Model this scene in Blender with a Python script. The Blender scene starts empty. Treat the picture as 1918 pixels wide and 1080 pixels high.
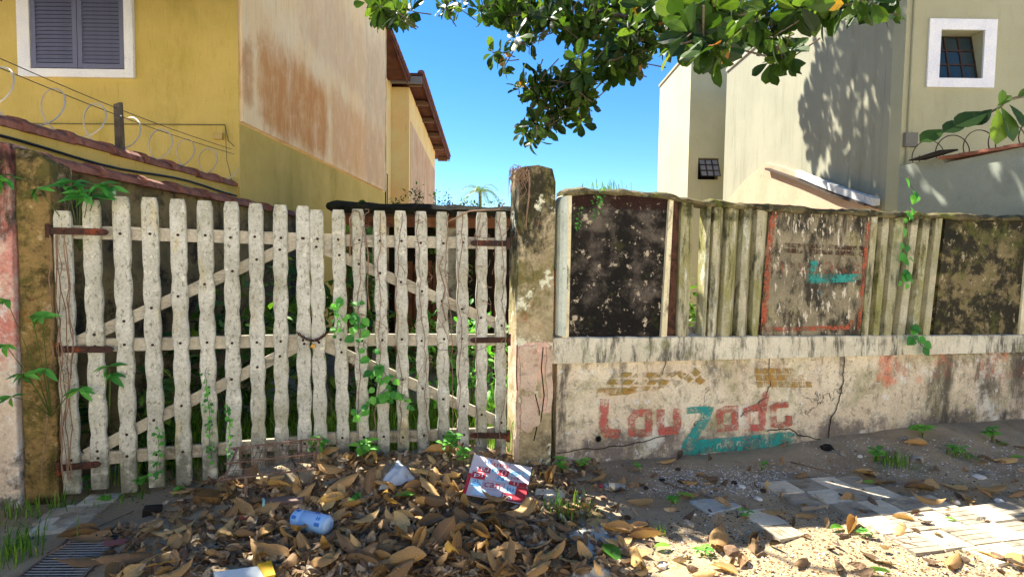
import bpy, bmesh, math, random
from mathutils import Vector, Matrix, noise
R = math.radians
random.seed(7)
S = bpy.context.scene
C = S.collection
# ------------------------------------------------------------------ camera, sky, sun, exposure
F, PITCH, ROLL, CAMZ = 1050.0, 3.0, 0.8, 1.62
CM = Matrix.Rotation(R(90 - PITCH), 3, 'X') @ Matrix.Rotation(R(ROLL), 3, 'Z')
CAM = Vector((0, 0, CAMZ))
cd = bpy.data.cameras.new('camera'); cam = bpy.data.objects.new('camera', cd); C.objects.link(cam)
cd.sensor_width = 36; cd.lens = 36 * F / 1918; cd.clip_start = .05; cd.clip_end = 3000
cam.matrix_world = Matrix.Translation(CAM) @ CM.to_4x4()
S.camera = cam
SUN = Vector((-.55, .51, 1.0)).normalized()          # towards the sun
w = bpy.data.worlds.new('World'); S.world = w; w.use_nodes = True
wn = w.node_tree; bg = wn.nodes['Background']
sk = wn.nodes.new('ShaderNodeTexSky'); sk.sky_type = 'NISHITA'; sk.sun_disc = False
sk.sun_elevation = math.asin(SUN.z); sk.sun_rotation = math.atan2(SUN.x, SUN.y)
sk.air_density = 1.0; sk.dust_density = 0.0; sk.ozone_density = 2.0; sk.altitude = 3000
hs = wn.nodes.new('ShaderNodeHueSaturation'); hs.inputs['Saturation'].default_value = 1.3
wn.links.new(sk.outputs[0], hs.inputs['Color']); wn.links.new(hs.outputs[0], bg.inputs[0]); bg.inputs[1].default_value = .062
sl = bpy.data.lights.new('sun', 'SUN'); sl.energy = 3.7; sl.angle = R(.53); sl.color = (1, .93, .80)
so = bpy.data.objects.new('sun', sl); C.objects.link(so); so.location = (-14, 13, 20)
so.rotation_euler = SUN.to_track_quat('Z', 'Y').to_euler()
S.view_settings.view_transform = 'Standard'; S.view_settings.look = 'None'
S.view_settings.gamma = 1; S.view_settings.exposure = 2.18
S.render.resolution_x = 1024; S.render.resolution_y = 576
try:
    S.cycles.max_bounces = 8; S.cycles.diffuse_bounces = 4; S.cycles.transparent_max_bounces = 12
except Exception: pass

# ------------------------------------------------------------------ geometry of the place
TH = math.atan(.232)                                   # the street wall runs askew to the plots
EU = Vector((math.cos(TH), math.sin(TH), 0)); EV = Vector((-math.sin(TH), math.cos(TH), 0))
P0 = Vector((0, 4.358, 0))
def sm(x, a, b):
    if a == b: return float(x > a)
    t = max(0, min(1, (x - a) / (b - a))); return t * t * (3 - 2 * t)
def ray(px, py): return CM @ Vector(((px - 959) / F, -(py - 540) / F, -1))
def proj(p):
    q = CM.transposed() @ (Vector(p) - CAM)
    if q.z > -.05: return (-9999, -9999, 0)
    return (959 + F * q.x / -q.z, 540 - F * q.y / -q.z, -q.z)
def W(u, v, z): return P0 + EU * u + EV * v + Vector((0, 0, z))
def wpl(px, py, v=0.0):                                # pixel -> (u, z) on the plane v of the street wall
    d = ray(px, py); t = (v - (CAM - P0).dot(EV)) / d.dot(EV); p = CAM + d * t
    return (p - P0).dot(EU), p.z
def xpl(px, py, X): d = ray(px, py); p = CAM + d * (X / d.x); return p.y, p.z
def ypl(px, py, Y): d = ray(px, py); p = CAM + d * (Y / d.y); return p.x, p.z
def nz(x, y, z=0, s=1): return noise.noise(Vector((x * s, y * s, z * s + 3.3)))
def g(x, y):                                           # height of the ground
    r = Vector((x, y, 0)) - P0; u = r.dot(EU); v = r.dot(EV)
    if abs(u) > 14 or abs(v) > 14: return 0
    h = .17 * math.exp(-((v + .10) / .42) ** 2) * sm(u, -2.3, -1.5) * (1 - sm(u, -.35, .25))
    h += .09 * math.exp(-(v / .45) ** 2) * sm(u, 2.0, 4.2)
    h -= .05 * (1 - sm(u, -3.0, -2.2)) + .04 * sm(u, -.3, .3) * (1 - sm(u, 1.5, 3)) * math.exp(-(v / .5) ** 2)
    h += .018 * nz(x, y, 0, 2.3) + .008 * nz(x, y, 5, 9)
    return h
def gnd(px, py):
    d = ray(px, py); z = 0
    for _ in range(8):
        t = (z - CAMZ) / d.z; p = CAM + d * t; z = g(p.x, p.y)
    p.z = z; return p
# ------------------------------------------------------------------ materials
def hx(h, k=1):
    h = h.lstrip('#'); o = []
    for i in (0, 2, 4):
        c = int(h[i:i + 2], 16) / 255; o.append((c / 12.92 if c <= .04045 else ((c + .055) / 1.055) ** 2.4) * k)
    return (*o, 1)
class NM:
    def __init__(s, name, rough=.9, spec=.3):
        s.m = bpy.data.materials.new(name); s.m.use_nodes = True; s.t = s.m.node_tree
        s.b = s.t.nodes['Principled BSDF']; s.b.inputs['Roughness'].default_value = rough
        s.b.inputs['Specular IOR Level'].default_value = spec
        s.tc = s.n('ShaderNodeTexCoord').outputs['Object']; s._r = None
    def n(s, t): return s.t.nodes.new(t)
    def l(s, a, b): s.t.links.new(a, b)
    def put(s, sock, v):
        if hasattr(v, 'links'): s.l(v, sock)
        else: sock.default_value = v
    def rnd(s):                                         # one random number for each object and each loose piece
        if s._r is None:
            a = s.n('ShaderNodeObjectInfo').outputs['Random']; b = s.n('ShaderNodeNewGeometry').outputs['Random Per Island']
            s._r = s.mth('FRACT', s.mth('ADD', a, b))
        return s._r
    def co(s, st=(1, 1, 1), jit=False):
        v = s.tc
        if jit:
            o = s.n('ShaderNodeObjectInfo').outputs['Random']; q = s.n('ShaderNodeVectorMath'); q.operation = 'ADD'
            s.l(v, q.inputs[0]); s.l(s.mth('MULTIPLY', o, 37.0), q.inputs[1]); v = q.outputs[0]
        q = s.n('ShaderNodeVectorMath'); q.operation = 'MULTIPLY'; s.l(v, q.inputs[0]); q.inputs[1].default_value = st
        return q.outputs[0]
    def mth(s, op, a, b=None):
        q = s.n('ShaderNodeMath'); q.operation = op; s.put(q.inputs[0], a)
        if b is not None: s.put(q.inputs[1], b)
        return q.outputs[0]
    def noise(s, sc, st=(1, 1, 1), det=6, ro=.62, dist=0, jit=False):
        q = s.n('ShaderNodeTexNoise'); q.inputs['Scale'].default_value = sc; q.inputs['Detail'].default_value = det
        q.inputs['Roughness'].default_value = ro; q.inputs['Distortion'].default_value = dist
        s.l(s.co(st, jit), q.inputs['Vector']); return q.outputs[0]
    def sst(s, f, a, b):
        inv = a > b
        if inv: a, b = b, a
        q = s.n('ShaderNodeMapRange'); q.interpolation_type = 'SMOOTHSTEP'; s.put(q.inputs[0], f)
        q.inputs[1].default_value = a; q.inputs[2].default_value = b
        q.inputs[3].default_value = 1 if inv else 0; q.inputs[4].default_value = 0 if inv else 1
        return q.outputs[0]
    def mix(s, f, a, b, mode='MIX'):
        q = s.n('ShaderNodeMix'); q.data_type = 'RGBA'; q.blend_type = mode
        s.put(q.inputs[0], f); s.put(q.inputs[6], a); s.put(q.inputs[7], b); return q.outputs[2]
    def axis(s, i):
        q = s.n('ShaderNodeSeparateXYZ'); s.l(s.tc, q.inputs[0]); return q.outputs[i]
    def ramp(s, f, stops):
        q = s.n('ShaderNodeValToRGB'); e = q.color_ramp.elements
        while len(e) < len(stops): e.new(.5)
        for x, (p, c) in zip(e, stops): x.position = p; x.color = c
        s.l(f, q.inputs[0]); return q.outputs[0]
    def bump(s, h, st=.4, d=.01, prev=None):
        q = s.n('ShaderNodeBump'); q.inputs['Strength'].default_value = st; q.inputs['Distance'].default_value = d
        s.l(h, q.inputs['Height'])
        if prev: s.l(prev, q.inputs['Normal'])
        return q.outputs[0]
    def fin(s, col, nrm=None):
        s.put(s.b.inputs['Base Color'], col)
        if nrm: s.l(nrm, s.b.inputs['Normal'])
        return s.m
def weather(name, c1, c2, sc=2.5, stains=(), rough=.92, bump=.5, bsc=60, cracks=None, jit=False, grain=.25, bd=.008, gain=1.0):
    hx = lambda h: (*[min(.86, c * gain) for c in globals()['hx'](h)[:3]], 1)
    m = NM(name, rough)
    col = m.mix(m.sst(m.noise(sc, det=8, jit=jit), .32, .68), hx(c1), hx(c2))
    hs = m.noise(bsc, det=5, ro=.7, jit=jit)
    for q in stains:
        f = m.noise(q.get('sc', 3), q.get('st', (1, 1, 1)), q.get('det', 12), q.get('ro', .72), q.get('di', .15), jit)
        for (ax, a, b) in q.get('m', ()):
            f = m.mth('ADD', f, m.mth('MULTIPLY', m.mth('SUBTRACT', m.sst(m.axis(ax), a, b), 1), q.get('w', .5)))
        f = m.mth('MULTIPLY', m.sst(f, q['lo'], q['hi']), q.get('k', 1))
        col = m.mix(f, col, hx(q['c']))
        if q.get('pit'): hs = m.mth('SUBTRACT', hs, m.mth('MULTIPLY', f, q['pit']))
    if grain:
        col = m.mix(m.mth('MULTIPLY', m.sst(m.noise(bsc * 1.7, det=3, jit=jit), .35, .7), grain), col, (0, 0, 0, 1), 'MULTIPLY') if False else \
              m.mix(grain, col, m.ramp(m.noise(bsc, det=6, ro=.8, jit=jit), [(.3, (.25, .25, .25, 1)), (.7, (1.5, 1.5, 1.5, 1))]), 'MULTIPLY')
    if cracks:
        v = m.n('ShaderNodeTexVoronoi'); v.feature = 'DISTANCE_TO_EDGE'; v.inputs['Scale'].default_value = cracks[0]
        q = m.n('ShaderNodeVectorMath'); q.operation = 'ADD'; m.l(m.co((1, 1, 1), jit), q.inputs[0])
        nn = m.n('ShaderNodeTexNoise'); nn.inputs['Scale'].default_value = 7; nn.inputs['Detail'].default_value = 5; m.l(m.tc, nn.inputs['Vector'])
        sc2 = m.n('ShaderNodeVectorMath'); sc2.operation = 'SCALE'; m.l(nn.outputs['Color'], sc2.inputs[0]); sc2.inputs['Scale'].default_value = .35
        m.l(sc2.outputs[0], q.inputs[1]); m.l(q.outputs[0], v.inputs['Vector'])
        f = m.mth('MULTIPLY', m.sst(v.outputs['Distance'], cracks[1] * .55, 0), m.sst(m.noise(1.3), .54, .62))
        col = m.mix(f, col, hx('1c1815')); hs = m.mth('SUBTRACT', hs, m.mth('MULTIPLY', f, 1.5))
    return m.fin(col, m.bump(hs, bump, bd))
def plain(name, c, rough=.7, var=.25, sc=20, spec=.3, metal=0, bump=.15):
    m = NM(name, rough, spec); n1 = m.noise(sc, det=4)
    a = hx(c); b = tuple(x * (1 - var) for x in a[:3]) + (1,)
    m.b.inputs['Metallic'].default_value = metal
    return m.fin(m.mix(n1, b, a), m.bump(n1, bump, .005))
def paint(name, c, lo, hi, c2=None):                   # worn paint: gone where the noise is low
    m = NM(name, .9, .2); n1 = m.noise(9, det=9, ro=.72); n2 = m.noise(60, det=4, ro=.7)
    f = m.sst(m.mth('ADD', m.mth('MULTIPLY', n1, .75), m.mth('MULTIPLY', n2, .25)), lo, hi)
    tr = m.n('ShaderNodeBsdfTransparent'); mx = m.n('ShaderNodeMixShader')
    m.put(m.b.inputs['Base Color'], m.mix(m.sst(m.noise(4), .35, .65), hx(c), hx(c2 or c)))
    m.l(f, mx.inputs[0]); m.l(tr.outputs[0], mx.inputs[1]); m.l(m.b.outputs[0], mx.inputs[2])
    o = [x for x in m.t.nodes if x.type == 'OUTPUT_MATERIAL'][0]; m.l(mx.outputs[0], o.inputs[0]); return m.m
def leafmat(name, stops, trans=.35, rough=.5, vein=None, gain=1.0):
    hx = lambda h, k=1: (*[min(.86, c * gain) for c in globals()['hx'](h, k)[:3]], 1)
    m = NM(name, rough, .35)
    col = m.ramp(m.rnd(), [(p, hx(c)) for p, c in stops])
    col = m.mix(m.mth('MULTIPLY', m.sst(m.noise(45, det=5), .42, .66), .45), col, hx(stops[0][1], .45))
    if vein:
        y = m.mth('ABSOLUTE', m.axis(1)); x = m.axis(0)
        wv = m.mth('SINE', m.mth('ADD', m.mth('MULTIPLY', x, 330), m.mth('MULTIPLY', y, -230)))
        f = m.mth('MAXIMUM', m.sst(y, .0035, .001), m.mth('MULTIPLY', m.sst(wv, .75, 1), .5))
        col = m.mix(m.mth('MULTIPLY', f, .55), col, hx(vein))
    nb = m.bump(m.noise(60, det=3), .35, .004)
    m.fin(col, nb)
    if trans:
        t = m.n('ShaderNodeBsdfTranslucent'); mx = m.n('ShaderNodeMixShader'); mx.inputs[0].default_value = trans
        m.l(m.mix(1.0, col, (1.5, 1.5, .7, 1), 'MULTIPLY'), t.inputs[0]); m.l(m.b.outputs[0], mx.inputs[1]); m.l(t.outputs[0], mx.inputs[2])
        o = [x for x in m.t.nodes if x.type == 'OUTPUT_MATERIAL'][0]; m.l(mx.outputs[0], o.inputs[0])
    return m.m
# ------------------------------------------------------------------ mesh helpers
class MB:
    def __init__(s, off=(0, 0, 0)): s.v = []; s.f = []; s.o = Vector(off); s.mi = []
    def add(s, vs, fs, mi=0):
        n = len(s.v); s.v += [Vector(p) - s.o for p in vs]; s.f += [tuple(i + n for i in f) for f in fs]; s.mi += [mi] * len(fs); return s
    def box(s, x0, x1, y0, y1, z0, z1):
        return s.add([(x, y, z) for z in (z0, z1) for y in (y0, y1) for x in (x0, x1)],
                     [(0, 2, 3, 1), (4, 5, 7, 6), (0, 1, 5, 4), (2, 6, 7, 3), (0, 4, 6, 2), (1, 3, 7, 5)])
    def hexa(s, a, b):                                 # two rings of 4 corners each
        return s.add(list(a) + list(b), [(3, 2, 1, 0), (4, 5, 6, 7), (0, 1, 5, 4), (1, 2, 6, 5), (2, 3, 7, 6), (3, 0, 4, 7)])
    def loft(s, rings, closed=True, caps=True):
        n = len(rings[0]); vs = [p for r in rings for p in r]; fs = []
        for k in range(len(rings) - 1):
            for i in range(n if closed else n - 1):
                j = (i + 1) % n; fs.append((k * n + i, k * n + j, (k + 1) * n + j, (k + 1) * n + i))
        if caps: fs += [tuple(range(n))[::-1], tuple(range((len(rings) - 1) * n, len(rings) * n))]
        return s.add(vs, fs)
    def tube(s, pts, r, n=6, caps=True):
        pts = [Vector(p) for p in pts]; rs = r if isinstance(r, (list, tuple)) else [r] * len(pts); rings = []; up = None
        for i, p in enumerate(pts):
            t = (pts[min(i + 1, len(pts) - 1)] - pts[max(i - 1, 0)]); t = t.normalized() if t.length > 1e-9 else Vector((0, 0, 1))
            if up is None: up = t.orthogonal().normalized()
            up = (up - t * up.dot(t)); up = up.normalized() if up.length > 1e-6 else t.orthogonal().normalized()
            b = t.cross(up); rings.append([p + (up * math.cos(a) + b * math.sin(a)) * rs[i] for a in [2 * math.pi * k / n for k in range(n)]])
        return s.loft(rings, True, caps)
    def prism(s, outline, fn0, fn1):                   # n-gon extruded between two mappings
        n = len(outline); vs = [fn0(*p) for p in outline] + [fn1(*p) for p in outline]
        return s.add(vs, [tuple(range(n)), tuple(range(n, 2 * n))[::-1]] + [(i, i + n, (i + 1) % n + n, (i + 1) % n) for i in range(n)])
    def mesh(s, name, tri=False, fix=True):
        me = bpy.data.meshes.new(name); me.from_pydata([tuple(v) for v in s.v], [], s.f)
        if fix:
            bm = bmesh.new(); bm.from_mesh(me)
            ng = [f for f in bm.faces if len(f.verts) > 4]
            if ng: bmesh.ops.triangulate(bm, faces=ng)
            bmesh.ops.recalc_face_normals(bm, faces=bm.faces); bm.to_mesh(me); bm.free()
        return me
    def build(s, name, mat, parent=None, smooth=False, bevel=0, fix=True):
        return mk(name, s.mesh(name, fix=fix), mat, parent, smooth, bevel)
def mk(name, me, mat, parent=None, smooth=False, bevel=0):
    if mat and not me.materials: me.materials.append(mat)
    if smooth and len(me.polygons): me.polygons.foreach_set('use_smooth', [True] * len(me.polygons))
    o = bpy.data.objects.new(name, me); C.objects.link(o)
    if parent: o.parent = parent
    if bevel:
        b = o.modifiers.new('bevel', 'BEVEL'); b.width = bevel; b.segments = 2; b.limit_method = 'ANGLE'; b.angle_limit = R(40)
    return o
def tag(o, label=None, cat=None, group=None, kind=None):
    if label: o['label'] = label
    if cat: o['category'] = cat
    if group: o['group'] = group
    if kind: o['kind'] = kind
    return o
def thing(name, label, cat, loc=(0, 0, 0), rz=0, group=None):
    o = bpy.data.objects.new(name, None); C.objects.link(o); o.location = loc; o.rotation_euler = (0, 0, rz)
    o.empty_display_size = .1; return tag(o, label, cat, group)
def wthing(name, label, cat, u0, z0=0, group=None):    # an Empty in the frame of the street wall
    o = thing(name, label, cat, W(u0, 0, z0), TH, group); return o
def wu(px, py, v=0): return wpl(px, py, v)[0]
def wz(px, py, v=0): return wpl(px, py, v)[1]
def ribbon(mb, pts, wd, v, closed=False, o=(0, 0)):    # painted stroke on the wall: pixel polyline, width in pixels
    P = [Vector(p) for p in pts]; n = len(P); L = []; Rr = []
    for i in range(n):
        a = P[(i - 1) % n] if (closed or i > 0) else P[i]; b = P[(i + 1) % n] if (closed or i < n - 1) else P[i]
        d1 = (P[i] - a); d2 = (b - P[i])
        d1 = d1.normalized() if d1.length > 0 else d2.normalized(); d2 = d2.normalized() if d2.length > 0 else d1
        t = (d1 + d2).normalized(); nn = Vector((-t.y, t.x)); k = min(1.4, 1 / max(.5, abs(nn.dot(Vector((-d1.y, d1.x))))))
        L.append(P[i] + nn * wd / 2 * k); Rr.append(P[i] - nn * wd / 2 * k)
    def q(p): u, z = wpl(p.x, p.y, v); return (u - o[0], v, z - o[1])
    m = n if closed else n - 1
    mb.add([q(p) for p in L] + [q(p) for p in Rr], [(i, (i + 1) % n, n + (i + 1) % n, n + i) for i in range(m)])
def lerp(a, b, t): return a + (b - a) * t
def pline(pts, x):
    for (x0, y0), (x1, y1) in zip(pts, pts[1:]):
        if x <= x1: return lerp(y0, y1, (x - x0) / (x1 - x0))
    return pts[-1][1]
# ------------------------------------------------------------------ ground
def ground_mat():
    m = NM('soil', .95, .2)
    col = m.mix(m.sst(m.noise(1.6, det=8), .35, .65), hx('9c8a70'), hx('b8a688'))
    vv = m.mth('SUBTRACT', m.mth('MULTIPLY', m.axis(1), .974), m.mth('MULTIPLY', m.axis(0), .226))
    sand = m.mth('ADD', m.noise(.9, det=8), m.mth('MULTIPLY', m.mth('MULTIPLY', m.sst(m.axis(0), .2, 1.2), m.sst(vv, 3.3, 2.7)), .28))
    col = m.mix(m.sst(sand, .58, .74), col, hx('c0a884'))
    col = m.mix(m.mth('MULTIPLY', m.sst(m.noise(26, det=6, ro=.75), .56, .7), .6), col, hx('3f372e'))
    col = m.mix(m.mth('MULTIPLY', m.sst(m.noise(75, det=4, ro=.7), .6, .68), .8), col, hx('b9b1a4'))
    col = m.mix(m.mth('MULTIPLY', m.sst(m.noise(2.2, det=5), .60, .68), .35), col, hx('56602f'))
    h = m.mth('ADD', m.noise(30, det=8, ro=.75), m.mth('MULTIPLY', m.noise(120, det=3), .4))
    return m.fin(col, m.bump(h, .9, .02))
xs = [-4.6 + .045 * i for i in range(245)]; ys = [1.2 + .045 * i for i in range(112)]
e = .2
while xs[-1] < 700: xs.append(xs[-1] + e); xs.insert(0, xs[0] - e); ys.append(ys[-1] + e); ys.insert(0, ys[0] - e); e *= 1.35
gm = MB(); nx = len(xs)
gm.add([(x, y, g(x, y)) for y in ys for x in xs], [(j * nx + i, j * nx + i + 1, (j + 1) * nx + i + 1, (j + 1) * nx + i) for j in range(len(ys) - 1) for i in range(nx - 1)])
tag(gm.build('ground', ground_mat(), smooth=True, fix=False), 'bare trodden soil of the footpath and the plot behind', kind='structure')
M_road = weather('pale_road_setts', 'a39c90', 'b7b0a2', 1.5, [dict(c='6f6a62', sc=1.2, lo=.5, hi=.7, k=.5)], bsc=30, gain=1.5)
q = MB(); q.add([W(-60, -3.6, .004), W(60, -3.6, .004), W(60, -10.6, .004), W(-60, -10.6, .004)], [(0, 1, 2, 3)]); tag(q.build('road', M_road), 'pale paved street added unseen behind the viewer to bounce light', kind='structure')  # unseen street, added pale so its sunlit paving brightens gate and wall
q = MB(); q.hexa([W(-60, -3.449, -.2), W(60, -3.449, -.2), W(60, -2.15, -.2), W(-60, -2.15, -.2)], [W(-60, -3.449, .025), W(60, -3.449, .025), W(60, -2.15, .025), W(-60, -2.15, .025)]); tag(q.build('footpath', M_road), 'pale concrete strip added out of view along the kerb to bounce light', kind='structure')  # unseen strip, added so the near ground bounces light up the wall
q = MB(); q.hexa([W(-60, -3.6, -.2), W(60, -3.6, -.2), W(60, -3.45, -.2), W(-60, -3.45, -.2)], [W(-60, -3.6, .02), W(60, -3.6, .02), W(60, -3.45, .02), W(-60, -3.45, .02)]); tag(q.build('kerb', M_road), 'stone kerb between footpath and street', kind='structure')
M_opp = weather('bounce_white_render', 'dcd4c4', 'e4ddcf', 1, [dict(c='a89f8e', sc=2, st=(2, 2, .4), lo=.55, hi=.75, k=.5)], bsc=50, gain=1.15)
for k, (ua, ub, hh) in enumerate(((-15, -4.5, 6.2), (-4.3, 7, 6.8), (7.2, 18, 6.0))):  # unseen houses, added to throw warm sunlight back onto the gate
    hs_ = thing('added_opposite_house', ('left', 'middle', 'right')[k] + ' one of three pale houses added unseen behind the viewer to bounce light', 'house', W((ua + ub) / 2, -13, 0), TH, 'houses across the street')
    o_ = ((ua + ub) / 2, -13, 0); q = MB(o_); q.box(ua, ub, -21, -13, -.1, hh); q.build('wall', M_opp, hs_)
    q = MB(o_); q.hexa([(ua - .3, -21.3, hh), (ub + .3, -21.3, hh), (ub + .3, -12.6, hh), (ua - .3, -12.6, hh)], [(ua, -17.2, hh + 1.4), (ub, -17.2, hh + 1.4), (ub, -16.8, hh + 1.4), (ua, -16.8, hh + 1.4)]); q.build('roof', plain('tile_roof', '8a4a34', .9), hs_)
    for j, (a, z0) in enumerate(((.2, .9), (.65, .9), (.2, 3.9), (.65, 3.9))):
        x = lerp(ua, ub, a); q = MB(o_); q.box(x, x + 1.4, -13.03, -12.96, z0, z0 + 1.2); w_ = q.build('window', plain('opp_frame', 'd8d8d4', .6), hs_); q = MB(o_); q.box(x + .08, x + 1.32, -12.96, -12.95, z0 + .08, z0 + 1.12); q.build('pane', plain('opp_glass', '26323a', .15, spec=.6), w_)
    q = MB(o_); x = lerp(ua, ub, .48); q.box(x, x + .95, -13.03, -12.96, 0, 2.1); q.build('door', plain('opp_door', '5a3a28', .6), hs_)
# ------------------------------------------------------------------ yellow house on the left
M_tile = weather('clay_tile', '6d4639', '85594a', 5, [dict(c='3d2c24', sc=8, lo=.5, hi=.65, k=.8), dict(c='b58a6c', sc=20, lo=.6, hi=.7, k=.6)], bsc=40, jit=True, gain=1.4)
M_ochre = weather('ochre_render', 'a8944e', 'b5a05c', 1.4, [dict(c='7f7228', sc=.8, st=(1.3, 1.3, .5), lo=.5, hi=.72, k=.6), dict(c='8d6f1c', sc=14, st=(3, 3, .35), lo=.52, hi=.7, k=.45)], bsc=95, bump=.7, bd=.012, gain=1.42)
M_cream = weather('cream_render', 'd9b980', 'e2c78f', 1.2, [dict(c='a08058', sc=3, st=(2, 2, .25), lo=.55, hi=.75, k=.5), dict(c='7b6a55', sc=5, st=(3, 3, .2), lo=.62, hi=.75, k=.5)], bsc=70, gain=1.25)
M_wood_d = weather('dark_roof_wood', '4a2a22', '6a4034', 3, [dict(c='2b1a16', sc=6, lo=.5, hi=.65, k=.7)], bsc=40, jit=True)
M_white = weather('white_trim', 'e6e6ea', 'd6d8e0', 3, [dict(c='9a968c', sc=5, st=(1, 1, .5), lo=.62, hi=.75, k=.5)], bsc=60, bump=.2, gain=1.1)
HX, HY = -3.34, 6.9
house = thing('yellow_house', 'ochre two-storey house with shuttered window and stained side wall', 'house', (HX, HY, 0))
def hm(): return MB((HX, HY, 0))
def stained():
    m = NM('stained_side_render', .95, .2)
    col = m.mix(m.sst(m.noise(1.1, det=8), .35, .65), hx('f4d6a6'), hx('f7e2bc'))
    def patch(y0, y1, z0, z1, c, k, lo=.42, hi=.6, sf=.25):
        nonlocal col
        f = m.noise(2.2, (1, 1.3, .8), 10, .72, .4)
        for a, b, ax in ((y0 - sf, y0 + sf * .4, 1), (y1 + sf, y1 - sf * .4, 1), (z0 - sf, z0 + sf * .3, 2), (z1 + sf, z1 - sf, 2)):
            f = m.mth('ADD', f, m.mth('MULTIPLY', m.sst(m.axis(ax), a, b), .42))
        f = m.mth('SUBTRACT', f, 1.26 if False else 1.62)
        f = m.sst(m.mth('ADD', f, .0), lo, hi)
        f = m.mth('MULTIPLY', f, m.sst(m.noise(7, (1, 3, .35), 8, .7), .08, .52))
        col = m.mix(m.mth('MULTIPLY', f, k), col, hx(c))
    patch(.55, 3.1, 3.4, 4.6, 'cc8844', .88, .16, .68, .3)
    patch(.05, .30, 3.5, 4.3, 'bd8350', .7, .25, .65, .16)
    patch(3.45, 7.6, 3.4, 4.75, 'dcaa78', .8, .18, .66, .35)
    patch(2.0, 7.7, 5.1, 6.6, 'dcbc98', .7, .24, .66, .5)
    patch(5.8, 7.75, 3.3, 7.3, 'c4b49c', .5, .3, .7, .5)
    col = m.mix(m.mth('MULTIPLY', m.sst(m.noise(9, (1, 3.5, .16), 6, .7), .5, .74), .4), col, hx('a8885f'))
    col = m.mix(m.mth('MULTIPLY', m.sst(m.noise(30, (1, 1, 1), 6, .8), .58, .7), .35), col, hx('5e4a38'))
    sp = m.sst(m.axis(1), 7.55, 7.8)
    col = m.mix(m.mth('MULTIPLY', m.mth('MULTIPLY', sp, m.sst(m.noise(6, (1, 1, .3)), .4, .6)), .8), col, hx('4b443c'))
    return m.fin(col, m.bump(m.noise(60, det=6, ro=.7), .5, .01))
M_stained = stained()
ridge = [(6.9, 5.4), (14.0, 7.62), (14.7, 7.55)]
hm().add([(HX, 6.9, 0), (HX, 14.7, 0), (HX, 14.7, 3.30), (HX, 6.9, 3.22)], [(0, 1, 2, 3)]).add([(-9, 6.9, 0), (HX, 6.9, 0), (HX, 6.9, 5.04), (-9, 6.9, 5.04)], [(0, 1, 2, 3)]).build('street_wall_face', M_ochre, house)
up = hm(); X1 = HX + .028
up.prism([(6.93, 3.25), (14.72, 3.33), (14.72, 7.55), (13.0, 7.56), (6.93, 5.04)], lambda y, z: (X1, y, z), lambda y, z: (HX - .05, y, z)); up.build('stained_side_wall', M_stained, house)
hm().box(HX - 6, HX - .001, 14.45, 14.7, 0, 7.5).build('rear_return_wall', M_cream, house)
hm().box(-9, -3.90, 14.7, 18.05, 0, 7.2).build('recessed_wall', M_cream, house)
b2 = hm(); b2.prism([(18.06, 0), (24, 0), (24, 6.1), (18.06, 7.0)], lambda y, z: (HX, y, z), lambda y, z: (-9, y, z)); b2.build('rear_block', M_cream, house)
st2 = hm(); st2.prism([(18.3, 2.2), (23.98, 2.2), (23.98, 5.3), (18.3, 6.0)], lambda y, z: (HX + .012, y, z), lambda y, z: (HX - .02, y, z)); st2.build('rear_stained_panel', weather('rear_stain', 'cda684', 'dcc3a0', .9, [dict(c='a4836a', sc=3, st=(2, 2, .2), lo=.45, hi=.65, k=.7)], bsc=50), house)
def slab(y0, z0, y1, z1, x0, x1, th=.10):
    s = hm(); s.hexa([(x0, y0, z0), (x1, y0, z0), (x1, y1, z1), (x0, y1, z1)], [(x0, y0, z0 + th), (x1, y0, z0 + th), (x1, y1, z1 + th), (x0, y1, z1 + th)]); return s
roof = slab(6.40, 4.90, 13.0, 7.60, -9.3, -3.22).build('roof', M_wood_d, house)
slab(13.01, 7.66, 17.55, 7.04, -9.3, -3.22).build('roof', M_wood_d, house)
roof2 = slab(17.6, 7.20, 25.3, 6.02, -9.3, -2.84).build('roof', M_wood_d, house)
for (ya, za, yb, zb, xe, pr) in ((13.0, 7.78, 17.5, 7.16, -3.20, roof), (17.62, 7.32, 25.2, 6.15, -2.80, roof2), (6.45, 5.0, 13, 7.70, -3.2, roof)):
    n = int((yb - ya) / .42)
    for k in range(n):                                  # verge tiles along the roof edge
        y0 = lerp(ya, yb, k / n); y1 = lerp(ya, yb, (k + 1.12) / n); z0 = lerp(za, zb, k / n); z1 = lerp(za, zb, (k + 1) / n) - .03
        q = hm(); q.loft([[(xe - .10 + .11 * math.cos(a), yy, zz + .07 * math.sin(a)) for a in [R(x) for x in (-10, 30, 70, 110, 150, 190)]] for yy, zz in ((y0, z0 + .015), (y1, z1 + .015))]); q.build('verge_tile', M_tile, pr)
for (ya, yb, xe, za, zb) in ((17.62, 25.2, -2.86, 7.06, 5.90), (14.9, 17.4, -3.26, 7.40, 6.92)):
    slab(ya, za, yb, zb, xe - .03, xe, .22).build('fascia_board', M_wood_d, house)
hm().box(HX - .5, -2.86, 17.60, 17.635, 6.98, 7.22).build('fascia_board', plain('grey_board', '8b857f', .8), house)
for k in range(6):
    y = 17.8 + k * 1.42; z = lerp(7.10, 5.92, (y - 17.6) / 7.7)
    hm().box(HX + .002, -2.92, y, y + .12, z - .10, z + .055).build('rafter', plain('rafter_wood', '7b5f4e', .85, .4), house)
hm().box(HX + .03, HX + .06, 6.9, 14.7, 3.235, 3.265).build('drip_line', plain('grey_mortar', '8f8468', .9), house) if False else None
br = hm()                                               # barred window in the recess
for k in range(5): br.box(-3.87, -3.85, 16.5 + k * .2, 16.53 + k * .2, 3.2, 4.15)
for z in (3.2, 3.65, 4.13): br.box(-3.88, -3.86, 16.5, 17.33, z, z + .03)
br.build('window_bars', plain('iron', '2a2624', .6), house)
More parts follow.
